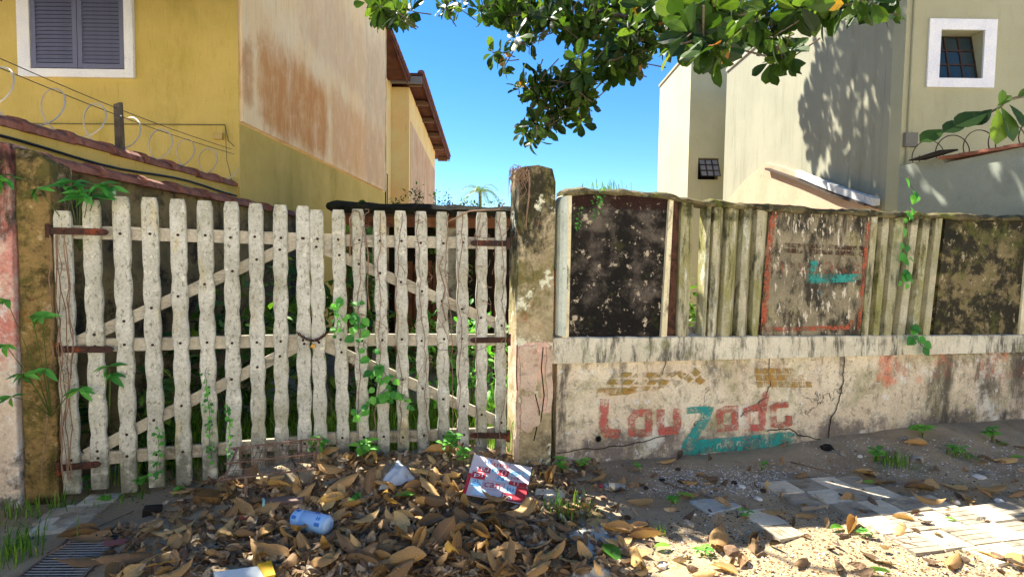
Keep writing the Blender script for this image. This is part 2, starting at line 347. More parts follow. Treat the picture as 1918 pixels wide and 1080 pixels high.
hm().box(-3.92, -3.892, 16.5, 17.33, 3.2, 4.15).build('window_pane', plain('dark_glass', '2c2a28', .2, spec=.6), house)
# shuttered window
x0, z0 = ypl(40, 145, HY); x1, _ = ypl(255, 145, HY); xi0, zi0 = ypl(63, 130, HY); xi1, _ = ypl(238, 130, HY); ZT = 4.97
fr = hm()
fr.box(x0, xi0, HY - .05, HY - .001, z0, ZT).box(xi1, x1, HY - .05, HY - .001, z0, ZT).box(xi0, xi1, HY - .05, HY - .001, z0, zi0).box(xi0, xi1, HY - .05, HY - .001, ZT - .12, ZT)
fr.build('window_frame', M_white, house, bevel=.006)
M_sh = plain('shutter_paint', '70748f', .55, .3, 14)
hm().box(xi0 + .002, xi1 - .002, HY - .010, HY - .002, zi0 + .002, ZT - .122).build('window_reveal', plain('dark_reveal', '17171c', .8), house)
xm = (xi0 + xi1) / 2
for (a, b) in ((xi0 + .012, xm - .004), (xm + .004, xi1 - .004)):
    sh = hm(); t = .055
    sh.box(a, a + t, HY - .04, HY - .012, zi0 + .01, ZT - .13).box(b - t, b, HY - .04, HY - .012, zi0 + .01, ZT - .13).box(a + t, b - t, HY - .038, HY - .013, zi0 + .01, zi0 + .01 + t)
    so_ = sh.build('shutter', M_sh, house)
    sl0 = MB(); L = b - a - 2 * t; sl0.add([(0, -.030, 0), (L, -.030, 0), (L, -.022, 0), (0, -.022, 0), (0, -.012, .046), (L, -.012, .046), (L, -.004, .040), (0, -.004, .040)], [(3, 2, 1, 0), (4, 5, 6, 7), (0, 1, 5, 4), (1, 2, 6, 5), (2, 3, 7, 6), (3, 0, 4, 7)])
    me = sl0.mesh('louver'); me.materials.append(M_sh); z = zi0 + .075; k = 0
    while z < ZT - .18:
        o = bpy.data.objects.new('louver', me); C.objects.link(o); o.parent = so_; o.location = (a + t - HX, -.008, z); z += .047
hm().box(*[q for q in (ypl(403, 262, HY)[0], ypl(420, 262, HY)[0])], HY - .05, HY - .001, ypl(410, 262, HY)[1], ypl(410, 250, HY)[1]).build('meter_box', plain('beige_plastic', 'c2a560', .5), house, bevel=.004)
def hcable(pts, r, nm):
    q = hm(); q.tube([(ypl(px, py, HY)[0], HY - .03, ypl(px, py, HY)[1]) for px, py in pts], r, 5); return q.build(nm, plain('cable_' + nm, '6d6a4c', .6), house)
hcable([(0, 232), (150, 233), (300, 234), (424, 235), (430, 265), (441, 275)], .006, 'conduit')
hcable([(424, 235), (427, 300), (437, 340)], .004, 'conduit')
# ------------------------------------------------------------------ two parallel side walls below the yellow house
def cap_row(parent, xa, xb, y0, y1, z, n, off):
    """ridge-like clay caps; each one a piece"""
    L = (y1 - y0) / n; xc = (xa + xb) / 2; hw = (xb - xa) / 2
    q = MB(); q.loft([[(hw * math.cos(a) * s, yy, .085 * math.sin(a) * s) for a in [R(x) for x in (-8, 25, 60, 90, 120, 155, 188)]] for yy, s in ((0, 1), (L * .9, .9), (L * 1.1, .88))])
    q.loft([[(hw * math.cos(a) * s, yy, .085 * math.sin(a) * s) for a in [R(x) for x in (-8, 25, 60, 90, 120, 155, 188)]] for yy, s in ((-.005, 1.12), (L * .14, 1.10))])
    me = q.mesh('cap_tile'); me.materials.append(M_tile)
    for p in me.polygons: p.use_smooth = False
    for k in range(n):
        o = bpy.data.objects.new('cap_tile', me); C.objects.link(o); o.parent = parent
        o.location = (xc - off[0], y0 + k * L - off[1], z + random.uniform(-.006, .006)); o.rotation_euler = (0, random.uniform(-.04, .04), random.uniform(-.012, .012))
ywall = thing('side_wall', 'ochre side wall with clay cap tiles and razor wire before the yellow house', 'wall', (-3.47, 5.2, 0))
MB((-3.47, 5.2, 0)).box(-3.56, -3.385, 3.1, 6.89, -.2, 2.46).build('wall', M_ochre, ywall)
cap_row(ywall, -3.60, -3.345, 3.05, 6.88, 2.465, 9, (-3.47, 5.2))
M_mossy = weather('mossy_plaster', '4f4633', '7a6b49', 2.2, [dict(c='1e1b14', sc=3, lo=.46, hi=.62, k=.9), dict(c='3c4420', sc=4, lo=.55, hi=.66, k=.7), dict(c='a48d62', sc=6, lo=.62, hi=.7, k=.6)], bsc=45, bump=.8, gain=1.4)
dwall = thing('side_wall', 'dark mossy side wall with red clay cap tiles behind the left gate leaf', 'wall', (-3.2, 5.8, 0))
MB((-3.2, 5.8, 0)).box(-3.30, -3.12, 3.74, 8.1, -.2, 2.19).build('wall', M_mossy, dwall)
cap_row(dwall, -3.345, -3.05, 3.74, 8.1, 2.195, 9, (-3.2, 5.8))
def coil(name, label, pts_axis, r, turns, side, mat, barb=True, rw=.0058):
    a, b = Vector(pts_axis[0]), Vector(pts_axis[1]); ax = (b - a).normalized(); up = Vector((0, 0, 1)); sd = ax.cross(up).normalized()
    base = (a + b) / 2; t = thing(name, label, 'razor wire', base - Vector((0, 0, r)))
    q = MB(t.location); P = []; n = turns * 26
    for k in range(n + 1):
        th = 2 * math.pi * k / 26; c = a.lerp(b, k / n); rr = r * (1 + .12 * nz(k * .06, 1, 2)); P.append(c + (sd * math.cos(th) + up * math.sin(th)) * rr + ax * .05 * nz(k * .05, 7))
    q.tube(P, rw, 4); q.build('coil', mat, t)
    if barb:
        q = MB(t.location)
        for k in range(2, n, 3):
            d = (P[min(n, k + 1)] - P[k - 1]).normalized(); o = d.orthogonal().normalized() * .016; c = P[k]
            q.add([c + o - d * .012, c + o * .2 + d * .002, c - o + d * .012, c - o * .2 - d * .002, c + d.cross(o) * .25], [(0, 1, 4), (1, 2, 4), (2, 3, 4), (3, 0, 4), (0, 3, 2, 1)])
        q.build('barbs', mat, t)
    return t
M_galv = plain('galvanised', 'c9c2b4', .5, .4, 30, .5, .4)
coil('razor_wire_coil', 'loose galvanised razor wire coil on the ochre side wall', ((-3.47, 3.3, 2.70), (-3.47, 6.75, 2.66)), .165, 8, 1, M_galv)
stk = thing('wooden_stake', 'weathered dark wooden stake standing on the ochre side wall', 'stake', (-3.42, 4.93, 2.5))
q = MB((-3.42, 4.93, 2.5)); q.hexa([(-3.45, 4.90, 2.47), (-3.39, 4.90, 2.47), (-3.39, 4.95, 2.47), (-3.45, 4.95, 2.47)], [(-3.453, 4.895, 2.90), (-3.40, 4.895, 2.92), (-3.40, 4.945, 2.93), (-3.453, 4.945, 2.91)]); q.build('post', weather('stake_wood', '4f463a', '6b6050', 6, [dict(c='2a251e', sc=8, st=(2, 2, .4), lo=.5, hi=.64, k=.7)], bsc=50), stk, bevel=.004)
q = MB((-3.42, 4.93, 2.5)); q.tube([(-3.39, 4.89, 2.8), (-3.375, 4.88, 2.8)], .006, 6); q.build('insulator', M_white, stk)
for i, (a, b, lab) in enumerate((((-3.42, 3.2, 2.93), (-3.42, 6.86, 2.90), 'upper of two thin fence wires strung past the wooden stake'), ((-3.385, 3.2, 2.85), (-3.385, 6.86, 2.84), 'lower of two thin fence wires strung past the wooden stake'))):
    q = MB(a); q.tube([Vector(a).lerp(Vector(b), k / 12) - Vector((0, 0, .05 * math.sin(math.pi * k / 12))) for k in range(13)], .0035, 5); o = q.build('fence_wire', plain('wire_dark', '4a463f', .5), None); o.location = a; tag(o, lab, 'wire', 'fence wires')
for i, dz in enumerate((2.36, 2.31)):
    P = [(-3.36 + .01 * i, y, dz - .02 * math.sin(y * 3 + i) - .012 * i * (y - 3)) for y in [3.1 + .25 * k for k in range(16)]]
    q = MB(P[0]); q.tube(P, .011 - .003 * i, 6); o = q.build('black_cable', plain('black_cable', '1f1d1a', .5), None); o.location = P[0]
    tag(o, ('thicker' if i == 0 else 'thinner') + ' black cable sagging between the two tiled side walls', 'cable', 'cables')
# ------------------------------------------------------------------ cream house on the right
RX, RY = 4.9, 7.2
M_pale = weather('pale_yellow_render', 'aaa993', 'b4b29b', 1.1, [dict(c='8c8a74', sc=2.0, st=(2, 2, .25), lo=.48, hi=.7, k=.55), dict(c='6f6d5c', sc=6, st=(3, 3, .12), lo=.56, hi=.7, k=.4), dict(c='8b8468', sc=16, lo=.6, hi=.72, k=.35)], bsc=80, bump=.35, gain=0.75)
M_pale2 = weather('cream_facade_render', 'b2b08e', 'bbb899', 1.1, [dict(c='a08d66', sc=2.5, st=(2, 2, .3), lo=.55, hi=.75, k=.45)], bsc=80, bump=.35, gain=0.85)
ch = thing('cream_house', 'pale cream house with barred white-framed window and tree shadow on its wall', 'house', (RX, RY, 0))
def rm(): return MB((RX, RY, 0))
rm().box(RX, 9.5, RY + .241, 13.2, 0, 6.0).build('side_wall', M_pale, ch)
x0, z0 = ypl(1733, 164, RY); x1, z1 = ypl(1866, 38, RY); xi0, zi0 = ypl(1756, 147, RY); xi1, zi1 = ypl(1842, 58, RY)
f = rm(); Yb = RY + .22
for (a, b, c, d) in ((RX, xi0, 0, 6), (xi1, 10.5, 0, 6), (xi0, xi1, 0, zi0), (xi0, xi1, zi1, 6)): f.box(a, b, RY, RY + .24, c, d)
f.build('front_wall', M_pale2, ch)
wf = rm()
for (a, b, c, d) in ((x0, xi0, z0, z1), (xi1, x1, z0, z1), (xi0, xi1, z0, zi0), (xi0, xi1, zi1, z1)): wf.box(a, b, RY - .03, RY - .001, c, d)
wf.build('window_surround', M_white, ch, bevel=.004)
M_iron = plain('brown_iron', '3b2f28', .6)
M_glass = plain('old_glass', '2a3c44', .12, .3, 6, .6)
rm().box(xi0, xi1, Yb + .01, Yb + .018, zi0, zi1).build('window_dark', plain('room_dark', '14120f', .9), ch)
sash = rm(); sw, shh = xi1 - xi0 - .02, zi1 - zi0 - .02
def sp(a, b, d): return (xi0 + .01 + a * sw, RY + .17 - .14 * (1 - b) + d, zi0 + .01 + b * shh)
for k in range(4):
    c = k / 3; h = .022
    sash.hexa([sp(max(0, c - h), 0, 0), sp(min(1, c + h), 0, 0), sp(min(1, c + h), 0, .025), sp(max(0, c - h), 0, .025)], [sp(max(0, c - h), 1, 0), sp(min(1, c + h), 1, 0), sp(min(1, c + h), 1, .025), sp(max(0, c - h), 1, .025)])
    sash.hexa([sp(0, max(0, c - h), .002), sp(1, max(0, c - h), .002), sp(1, max(0, c - h), .023), sp(0, max(0, c - h), .023)], [sp(0, min(1, c + h), .002), sp(1, min(1, c + h), .002), sp(1, min(1, c + h), .023), sp(0, min(1, c + h), .023)])
so2 = sash.build('window_sash', M_iron, ch)
for i in range(3):
    for j in range(3):
        a0, a1, b0, b1 = i / 3 + .03, (i + 1) / 3 - .03, j / 3 + .03, (j + 1) / 3 - .03
        rm().add([sp(a0, b0, .012), sp(a1, b0, .012), sp(a1, b1, .012), sp(a0, b1, .012)], [(0, 1, 2, 3)]).build('pane', M_glass, so2)
rm().tube([(ypl(1712, 5, RY)[0], RY - .02, 5.9), (ypl(1712, 5, RY)[0], RY - .02, 2.6)], .018, 8).build('downpipe', M_pale2, ch)
bx0, bz0 = ypl(1690, 276, RY); bx1, bz1 = ypl(1714, 250, RY); rm().box(bx0, bx1, RY - .06, RY - .001, bz0, bz1).build('meter_box', plain('grey_box', '77756c', .6), ch, bevel=.004)
# parapet strip and rear block
rm().box(RX - .03, RX + .2, RY - .03, 13.2, 6.0, 6.07).build('parapet_cap', plain('parapet', 'b8b4a4', .9), ch)
fb = rm(); wx0, wz0 = ypl(1307, 336, 14.2); wx1, wz1 = ypl(1346, 296, 14.2)
for (a, b, c, d) in ((4.378, wx0, 0, 6.87), (wx1, 7, 0, 6.87), (wx0, wx1, 0, wz0), (wx0, wx1, wz1, 6.87)): fb.box(a, b, 14.21, 14.45, c, d)
fb.box(4.378, 9, 14.45, 17.2, 0, 6.86); fb.build('rear_block', weather('rear_render', 'bcb898', 'c6c1a2', 1.1, [dict(c='9a9678', sc=2.5, st=(2, 2, .3), lo=.55, hi=.75, k=.45), dict(c='7d7860', sc=5, st=(3, 3, .2), lo=.6, hi=.72, k=.4)], bsc=80, bump=.35, gain=.95), ch)
rm().hexa([(4.348, 14.17, 6.87), (7, 14.17, 6.87), (7, 17.25, 6.87), (4.348, 17.25, 6.87)], [(4.348, 14.17, 6.93), (7, 14.17, 6.93), (7, 17.25, 6.93), (4.348, 17.25, 6.93)]).build('parapet_cap', plain('parapet_b', 'b9ad8c', .9), ch)
rm().box(wx0, wx1, 14.43, 14.44, wz0, wz1).build('window_dark', plain('room_dark_b', '1a1612', .9), ch)
rs = rm()
def sq(a, b, d): return (lerp(wx0 + .01, wx1 - .01, a), 14.16 - .25 * (1 - b) + d + .06, lerp(wz0 + .05, wz1 - .03, b))
for k in range(4):
    c = k / 3; h = .03
    rs.hexa([sq(max(0, c - h), 0, 0), sq(min(1, c + h), 0, 0), sq(min(1, c + h), 0, .02), sq(max(0, c - h), 0, .02)], [sq(max(0, c - h), 1, 0), sq(min(1, c + h), 1, 0), sq(min(1, c + h), 1, .02), sq(max(0, c - h), 1, .02)])
    rs.hexa([sq(0, max(0, c - h), .002), sq(1, max(0, c - h), .002), sq(1, max(0, c - h), .018), sq(0, max(0, c - h), .018)], [sq(0, min(1, c + h), .002), sq(1, min(1, c + h), .002), sq(1, min(1, c + h), .018), sq(0, min(1, c + h), .018)])
so3 = rs.build('window_sash', M_iron, ch)
for i in range(3):
    for j in range(3):
        rm().add([sq(i / 3 + .04, j / 3 + .04, .01), sq((i + 1) / 3 - .04, j / 3 + .04, .01), sq((i + 1) / 3 - .04, (j + 1) / 3 - .04, .01), sq(i / 3 + .04, (j + 1) / 3 - .04, .01)], [(0, 1, 2, 3)]).build('pane', plain('rear_pane', '8d8a8c', .3, .3, 8), so3)
# outline of a vanished lean-to: old plaster and the stub of its roof on the party wall
M_oldp = weather('old_pink_plaster', 'b89a80', 'c4a88e', 2, [dict(c='a5805e', sc=4, lo=.55, hi=.68, k=.6)], bsc=50, cracks=(2.0, .012))
gp = [(1366, 378), (1398, 340), (1440, 305), (1470, 312), (1530, 335), (1600, 368), (1650, 392), (1600, 420), (1366, 420)]
rm().prism([xpl(px, py, RX) for px, py in gp], lambda y, z: (RX - .07, y, z), lambda y, z: (RX + .005, y, z)).build('gable_plaster', M_oldp, ch)
def strip(px, wd, x0, x1, nm, mt):
    s = rm(); A = [xpl(a, b, RX) for a, b in px]; s.loft([[(x0, y, z), (x1, y, z + .01), (x1, y, z + wd), (x0, y, z + wd)] for y, z in A]); s.build(nm, mt, ch)
strip([(1448, 318), (1500, 336), (1540, 352), (1572, 366), (1640, 386)], .035, RX - .16, RX - .06, 'roof_stub', plain('dark_stub', '4a3f36', .9))
strip([(1505, 330), (1545, 347), (1590, 364), (1655, 386)], .10, RX - .14, RX - .05, 'flashing', weather('lime_flashing', 'd8d8d4', 'b9bfc8', 5, [dict(c='6d6a66', sc=9, lo=.55, hi=.65, k=.7)], bsc=40))
# grey boundary wall on the right
bw = thing('boundary_wall', 'grey rendered boundary wall with sun spots beside the cream house', 'wall', (4.98, 6.3, 0))
M_greyw = weather('pale_boundary_render', '98a094', 'a3a99c', 1.2, [dict(c='7d837a', sc=2, lo=.5, hi=.7, k=.5), dict(c='6f7468', sc=9, lo=.6, hi=.72, k=.4)], bsc=80, bump=.3, gain=0.8)
MB((4.98, 6.3, 0)).prism([(5.68, -.2), (7.17, -.2), (7.17, 2.86), (6.62, 2.88), (6.58, 2.80), (5.68, 2.83)], lambda y, z: (4.88 + (7.17 - y) * .20, y, z), lambda y, z: (5.06 + (7.17 - y) * .20, y, z)).build('wall', M_greyw, bw)
L = (6.62 - 5.68) / 4
q = MB(); q.hexa([(-.12, 0, 0), (.1, 0, 0), (.1, L * 1.05, .012), (-.12, L * 1.05, .012)], [(-.12, 0, .03), (.1, 0, .05), (.1, L * 1.05, .06), (-.12, L * 1.05, .042)]); me = q.mesh('cap_tile'); me.materials.append(M_tile)
for k in range(4):
    o = bpy.data.objects.new('cap_tile', me); C.objects.link(o); o.parent = bw; o.location = (-.01 + .20 * (7.17 - 5.68 - k * L) - .02, 5.68 - 6.3 + k * L, 2.83 + .004 * (k % 2)); o.rotation_euler = (0, random.uniform(-.05, .05), .197 + random.uniform(-.03, .03))
q = MB((4.98, 6.3, 0)); q.hexa([(4.84, 6.45, 2.90), (5.05, 6.45, 2.92), (5.05, 6.95, 2.90), (4.84, 6.95, 2.885)], [(4.84, 6.45, 2.925), (5.05, 6.45, 2.94), (5.05, 6.95, 2.92), (4.84, 6.95, 2.90)]); q.build('broken_cap', plain('dark_cap', '2e2a26', .9, .5), bw)
coil('razor_wire_coil', 'dark razor wire coil on the grey boundary wall under the leafy sprig', ((5.27, 5.6, 2.99), (4.98, 7.1, 2.99)), .13, 5, 1, plain('rusty_wire', '3a3029', .7, .4, 30))
# ------------------------------------------------------------------ ruined shed inside the plot
SX, SY = -1.2, 7.4
shed = thing('ruined_shed', 'ruined shed with black mossy roof behind the gate', 'shed', (SX, SY, 0))
def smb(): return MB((SX, SY, 0))
M_moss_roof = weather('moss_black_roof', '1f1d17', '35321f', 3, [dict(c='3f4a1c', sc=5, lo=.5, hi=.62, k=.9, m=[(2, 2.2, 2.36)], w=.25), dict(c='0f0e0c', sc=9, lo=.5, hi=.65, k=.7)], bsc=30, bump=1, bd=.03)
rings = []
for k in range(41):
    x = lerp(-2.42, .12, k / 40); s = 1 if k > 2 else (.55, .82, .95)[k]
    zt = 2.335 - .05 * k / 40 + .03 * nz(x, 0, 1, 5) ; zb = 2.205 - .03 * k / 40 + .018 * nz(x, 4, 1, 9); zc = (zt + zb) / 2
    rings.append([(x, 7.32, lerp(zc, zb, s)), (x, 7.28, zc), (x, 7.33, lerp(zc, zt, s)), (x, 7.9, zt + .03 + .04 * nz(x, 2, 1, 4)), (x, 9.6, zt + .02), (x, 9.6, zb), (x, 7.6, zb)])
smb().loft(rings).build('roof', M_moss_roof, shed)
M_oldwood = weather('orange_timber', '6a3e22', '8d5a34', 3, [dict(c='2e1c12', sc=5, lo=.5, hi=.65, k=.8)], bsc=35, jit=True)
smb().box(-2.3, .05, 7.38, 7.48, 2.02, 2.15).build('beam', M_oldwood, shed)
smb().box(-2.25, .0, 7.40, 7.47, 2.155, 2.195).build('wall_plate', plain('plate_wood', '5b4334', .9, .4), shed)
M_shw = weather('shed_plaster', 'a99a7a', 'c6b595', 2, [dict(c='4c4030', sc=3, lo=.48, hi=.62, k=.85), dict(c='8d5a34', sc=5, lo=.58, hi=.68, k=.7)], bsc=45)
smb().box(-.86, -.60, 7.42, 7.55, 0, 2.15).build('pier', M_shw, shed)
smb().box(-.24, -.10, 7.41, 7.52, 0, 2.02).build('post', M_oldwood, shed, bevel=.01)
smb().box(-1.86, -1.66, 7.45, 7.55, 0, 2.02).build('pier', M_shw, shed)
smb().box(-2.34, -2.2, 7.42, 7.54, 0, 2.15).build('post', M_oldwood, shed)
smb().box(-2.4, .1, 9.4, 9.55, 0, 2.15).build('back_wall', plain('dark_back', '3a3228', .95, .5, 3), shed)
smb().box(-2.4, -2.3, 7.6, 9.4, 0, 2.18).build('left_wall', M_mossy, shed)
for k in range(5):
    smb().box(-1.6 + k * .13, -1.6 + k * .13 + .11, 7.62 + .01 * (k % 2), 7.645 + .01 * (k % 2), .3, 1.55 + .1 * nz(k, 3)).build('leaning_plank', M_oldwood, shed)
# ------------------------------------------------------------------ street wall, right of the gate
U0 = wu(1040, 880)
sw_ = wthing('street_wall', 'stained street wall with painted lettering, vertical fins and mossy panels', 'wall', U0)
def wm(): return MB((U0, 0, 0))
UE = 6.3
topline = [(1038, 361), (1060, 356), (1100, 354), (1180, 357), (1250, 364), (1300, 374), (1440, 385), (1560, 392), (1700, 399), (1800, 402), (1918, 406), (2150, 417)]
def wtop(px, dy=0): return wpl(px, pline(topline, px) + dy)
ledT = lambda px: lerp(632, 627, (px - 1036) / 880); ledB = lambda px: lerp(681, 659, (px - 1036) / 880)
M_low = weather('lower_wall', 'b8a890', 'cfc4ac', 1.6, [
    dict(c='c08878', sc=1.7, lo=.54, hi=.68, k=.45), dict(c='7f7c56', sc=2.2, lo=.46, hi=.66, k=.8), dict(c='c4b58a', sc=4, lo=.58, hi=.68, k=.5),
    dict(c='4a453c', sc=5, st=(1.2, 1, .5), lo=.46, hi=.64, k=.8, m=[(2, .2, .9)], w=.10), dict(c='5f5652', sc=3.2, lo=.36, hi=.56, k=.9, m=[(2, .46, .06)], w=.34), dict(c='403c32', sc=5, st=(1.4, 1, .4), lo=.46, hi=.6, k=.8, m=[(2, .80, .98)], w=.2),
    dict(c='c0684e', sc=2.6, st=(1, 1, .4), lo=.5, hi=.62, k=.75, m=[(0, 2.2, 3.0), (2, .35, .55)], w=.3),
    dict(c='3a372f', sc=3.4, st=(1, 1, .35), lo=.40, hi=.58, k=.85, m=[(0, 2.8, 4.2)], w=.3),
    dict(c='2a2724', sc=6, st=(1, 1, .3), lo=.42, hi=.58, k=.85, m=[(0, .20, .06)], w=.45),
    dict(c='e3dccd', sc=12, lo=.57, hi=.64, k=.7), dict(c='6a5f4c', sc=9, lo=.53, hi=.62, k=.6), dict(c='3a3530', sc=24, lo=.56, hi=.64, k=.6), dict(c='dcd2c4', sc=1.9, lo=.56, hi=.64, k=.6)], bsc=55, bump=.6, cracks=(1.1, .010), grain=.4, gain=1.4)
lo = wm(); rb = []; n = 60
for k in range(n + 1):
    u = lerp(U0, UE, k / n); rb.append([(u, .0 + .004 * nz(u, 1, 0, 3), -.25), (u, .006 * nz(u, 7, 0, 2), wz(lerp(1036, 1918, (u - U0) / 4.85), 670) + .02), (u, .20, 1.05), (u, .20, -.25)])
lo.loft(rb); lo.build('base_wall', M_low, sw_)
M_led = weather('ledge', 'bdb6a0', 'd3cdb8', 2, [dict(c='5b574a', sc=4, st=(1, 1, .6), lo=.48, hi=.64, k=.8, m=[(2, 1.18, 1.30)], w=.22), dict(c='9aa08c', sc=3, lo=.55, hi=.66, k=.5), dict(c='34322b', sc=6, st=(1.5, 1, .35), lo=.48, hi=.62, k=.85), dict(c='7c7a4a', sc=3, lo=.56, hi=.68, k=.6)], bsc=60, cracks=(1.2, .008), grain=.3, gain=1.15)
lg = wm(); rg = []
for k in range(61):
    px = lerp(1034, 2120, k / 60); u, zt = wpl(px, ledT(px), -.045); zb = wpl(px, ledB(px), -.045)[1]; j = .006 * nz(u, 3, 3, 6)
    rg.append([(u, -.045 + j, zb), (u, -.040 + j, zt - .008), (u, -.028, zt + j), (u, .205, zt + .004), (u, .205, zb)])
lg.loft(rg); lg.build('ledge', M_led, sw_)
# brick core seen where the ledge meets the post
M_brick = weather('old_brick', '8a4a30', 'a8663e', 4, [dict(c='3a2c24', sc=6, lo=.5, hi=.62, k=.8)], bsc=50, jit=True)
ua, ub = wu(1037, 560), wu(1051, 560)
for k in range(6):
    z0 = wz(1044, 622) + k * .085; b = wm(); b.box(ua, ub + random.uniform(-.006, .006), .03, .16, z0, z0 + .076); b.build('brick', M_brick, sw_, bevel=.005)
# end post of the panels
ep = wm(); uA, zA = wpl(1040, 628); uB, zB = wpl(1057, 628); zt = wz(1050, 357)
pro = [(0, 0), (.015, -.03), (.04, -.045), (uB - uA, -.045), (uB - uA, .12), (0, .12)]
ringz = [(zA, 0), (zt - .16, 0), (zt - .08, .012), (zt - .03, .035), (zt, .065)]
ep.loft([[(uA + max(a, sh) if a < .05 else uA + a, v, z) for a, v in pro] for z, sh in ringz])
ep.build('end_post', weather('grey_green_post', '9aa39a', 'b7bcae', 3, [dict(c='5d6450', sc=4, st=(1, 1, .3), lo=.5, hi=.65, k=.7), dict(c='3a3a32', sc=8, lo=.58, hi=.68, k=.7)], bsc=60, gain=1.4), sw_, smooth=False, bevel=.006)
def strake(nm, t0, t1, b0, b1, v, mat, ty=5, by=-1, d=.06, bevel=.004):   # upright piece given by its four pixel corners
    a, c = wtop(t0, ty), wtop(t1, ty); zb0 = ledT(b0) + by; e, f_ = wpl(b0, zb0), wpl(b1, ledT(b1) + by)
    s = wm(); s.hexa([(e[0], v, e[1]), (f_[0], v, f_[1]), (f_[0], v + d, f_[1]), (e[0], v + d, e[1])], [(a[0], v, a[1]), (c[0], v, c[1]), (c[0], v + d, c[1]), (a[0], v + d, a[1])]); return s.build(nm, mat, sw_, bevel=bevel)
M_stripe = weather('pale_strip', 'b3a887', 'cabf9e', 3, [dict(c='4a4434', sc=8, st=(1, 1, .4), lo=.52, hi=.64, k=.85)], bsc=60, jit=True, gain=1.5)
M_dark = weather('black_stained_panel', '524a42', '736a5e', 2.6, [dict(c='15130f', sc=2.4, lo=.38, hi=.54, k=1.0), dict(c='1a1511', sc=7, lo=.46, hi=.62, k=.9), dict(c='2a1410', sc=2, lo=.3, hi=.5, k=.95, m=[(2, 1.93, 2.08)], w=.6),
    dict(c='3a3c1e', sc=5, lo=.56, hi=.66, k=.6), dict(c='c4b69c', sc=11, det=12, lo=.57, hi=.62, k=.85), dict(c='a07a5c', sc=4, lo=.6, hi=.7, k=.6, m=[(2, 1.35, 1.2)], w=.2)], bsc=40, bump=.9, grain=.45, gain=1.0)
strake('pale_strip', 1057, 1069, 1051, 1063, -.035, M_stripe)
strake('panel', 1069, 1252, 1063, 1240, .0, M_dark, d=.08, bevel=0)
strake('pale_strip', 1251, 1259, 1235, 1246, -.03, M_stripe)
strake('brick_strip', 1259, 1274, 1246, 1266, .012, weather('brick_strip', '4a3228', '6a4634', 5, [dict(c='16120f', sc=5, lo=.44, hi=.6, k=.9)], bsc=40))
M_fin = weather('concrete_fin', '97937a', 'b5ae94', 2.4, [dict(c='7c7a3e', sc=3, st=(2, 1, .4), lo=.44, hi=.60, k=.8), dict(c='c4c6ba', sc=5, st=(2, 1, .5), lo=.56, hi=.66, k=.7), dict(c='3a3a22', sc=6, st=(2, 1, .35), lo=.50, hi=.64, k=.9), dict(c='7a5a40', sc=3, lo=.6, hi=.7, k=.6), dict(c='2f3018', sc=4, lo=.4, hi=.6, k=.9, m=[(2, 1.86, 2.02)], w=.35)], bsc=55, jit=True, grain=.4, gain=1.2)
def fins(T, B, skip=()):
    for i in range(len(T) - 1):
        if i in skip: continue
        s = wm(); rr = []
        for px0, px1, top in ((B[i], B[i + 1], 0), (T[i], T[i + 1], 1)):
            a, c = (wtop(px0, 5), wtop(px1, 5)) if top else (wpl(px0, ledT(px0) - 1), wpl(px1, ledT(px1) - 1))
            w_ = c[0] - a[0]; rr.append([(a[0] + .003, -.012, a[1]), (a[0] + w_ * .30, -.034, a[1]), (a[0] + w_ * .42, -.03, a[1]), (a[0] + w_ * .97, .045, a[1]), (a[0] + w_ * .97, .10, a[1]), (a[0] + .003, .10, a[1])])
        s.loft(rr); s.build('fin', M_fin, sw_, bevel=.004)
fins([1275, 1306, 1323, 1337, 1363, 1392, 1417, 1447], [1267, 1295, 1313, 1323, 1348, 1378, 1405, 1427], (1,))
fins([1631, 1652, 1675, 1707, 1728, 1752, 1772], [1611, 1633, 1652, 1678, 1704, 1726, 1748])
M_pan = weather('grey_painted_panel', '6f6855', '8f866e', 3, [dict(c='2a2620', sc=5, st=(1, 1, .5), lo=.45, hi=.58, k=.92), dict(c='23221a', sc=7, st=(2, 1, .25), lo=.42, hi=.6, k=.9, m=[(2, 1.75, 1.95)], w=.3), dict(c='cdc4b2', sc=9, st=(1.8, 1, .6), det=12, lo=.555, hi=.60, k=.85), dict(c='7f7a44', sc=3, lo=.56, hi=.68, k=.5), dict(c='b9a08a', sc=9, lo=.6, hi=.66, k=.7, m=[(2, 1.45, 1.3)], w=.2)], bsc=50, bump=.7, cracks=(2.2, .012), grain=.45, gain=1.2)
strake('panel', 1447, 1631, 1427, 1611, .0, M_pan, d=.09, bevel=0)
M_mpan = weather('mossy_panel', '75694a', '9a8a62', 2.4, [dict(c='333a12', sc=2.2, lo=.40, hi=.58, k=.95, m=[(2, 1.5, 1.9)], w=.25), dict(c='1c1b12', sc=2.4, lo=.41, hi=.52, k=.95), dict(c='b8ab88', sc=9, lo=.58, hi=.63, k=.7), dict(c='5a5c2a', sc=5, lo=.5, hi=.64, k=.7), dict(c='a59a88', sc=8, lo=.62, hi=.7, k=.7)], bsc=45, bump=.9, grain=.45, gain=1.1)
strake('panel', 1772, 1925, 1748, 1905, .0, M_mpan, d=.09, bevel=0)
strake('pale_strip', 1925, 1938, 1905, 1918, -.02, M_stripe)
strake('panel', 1938, 2160, 1918, 2140, .0, M_mpan, d=.09, bevel=0)
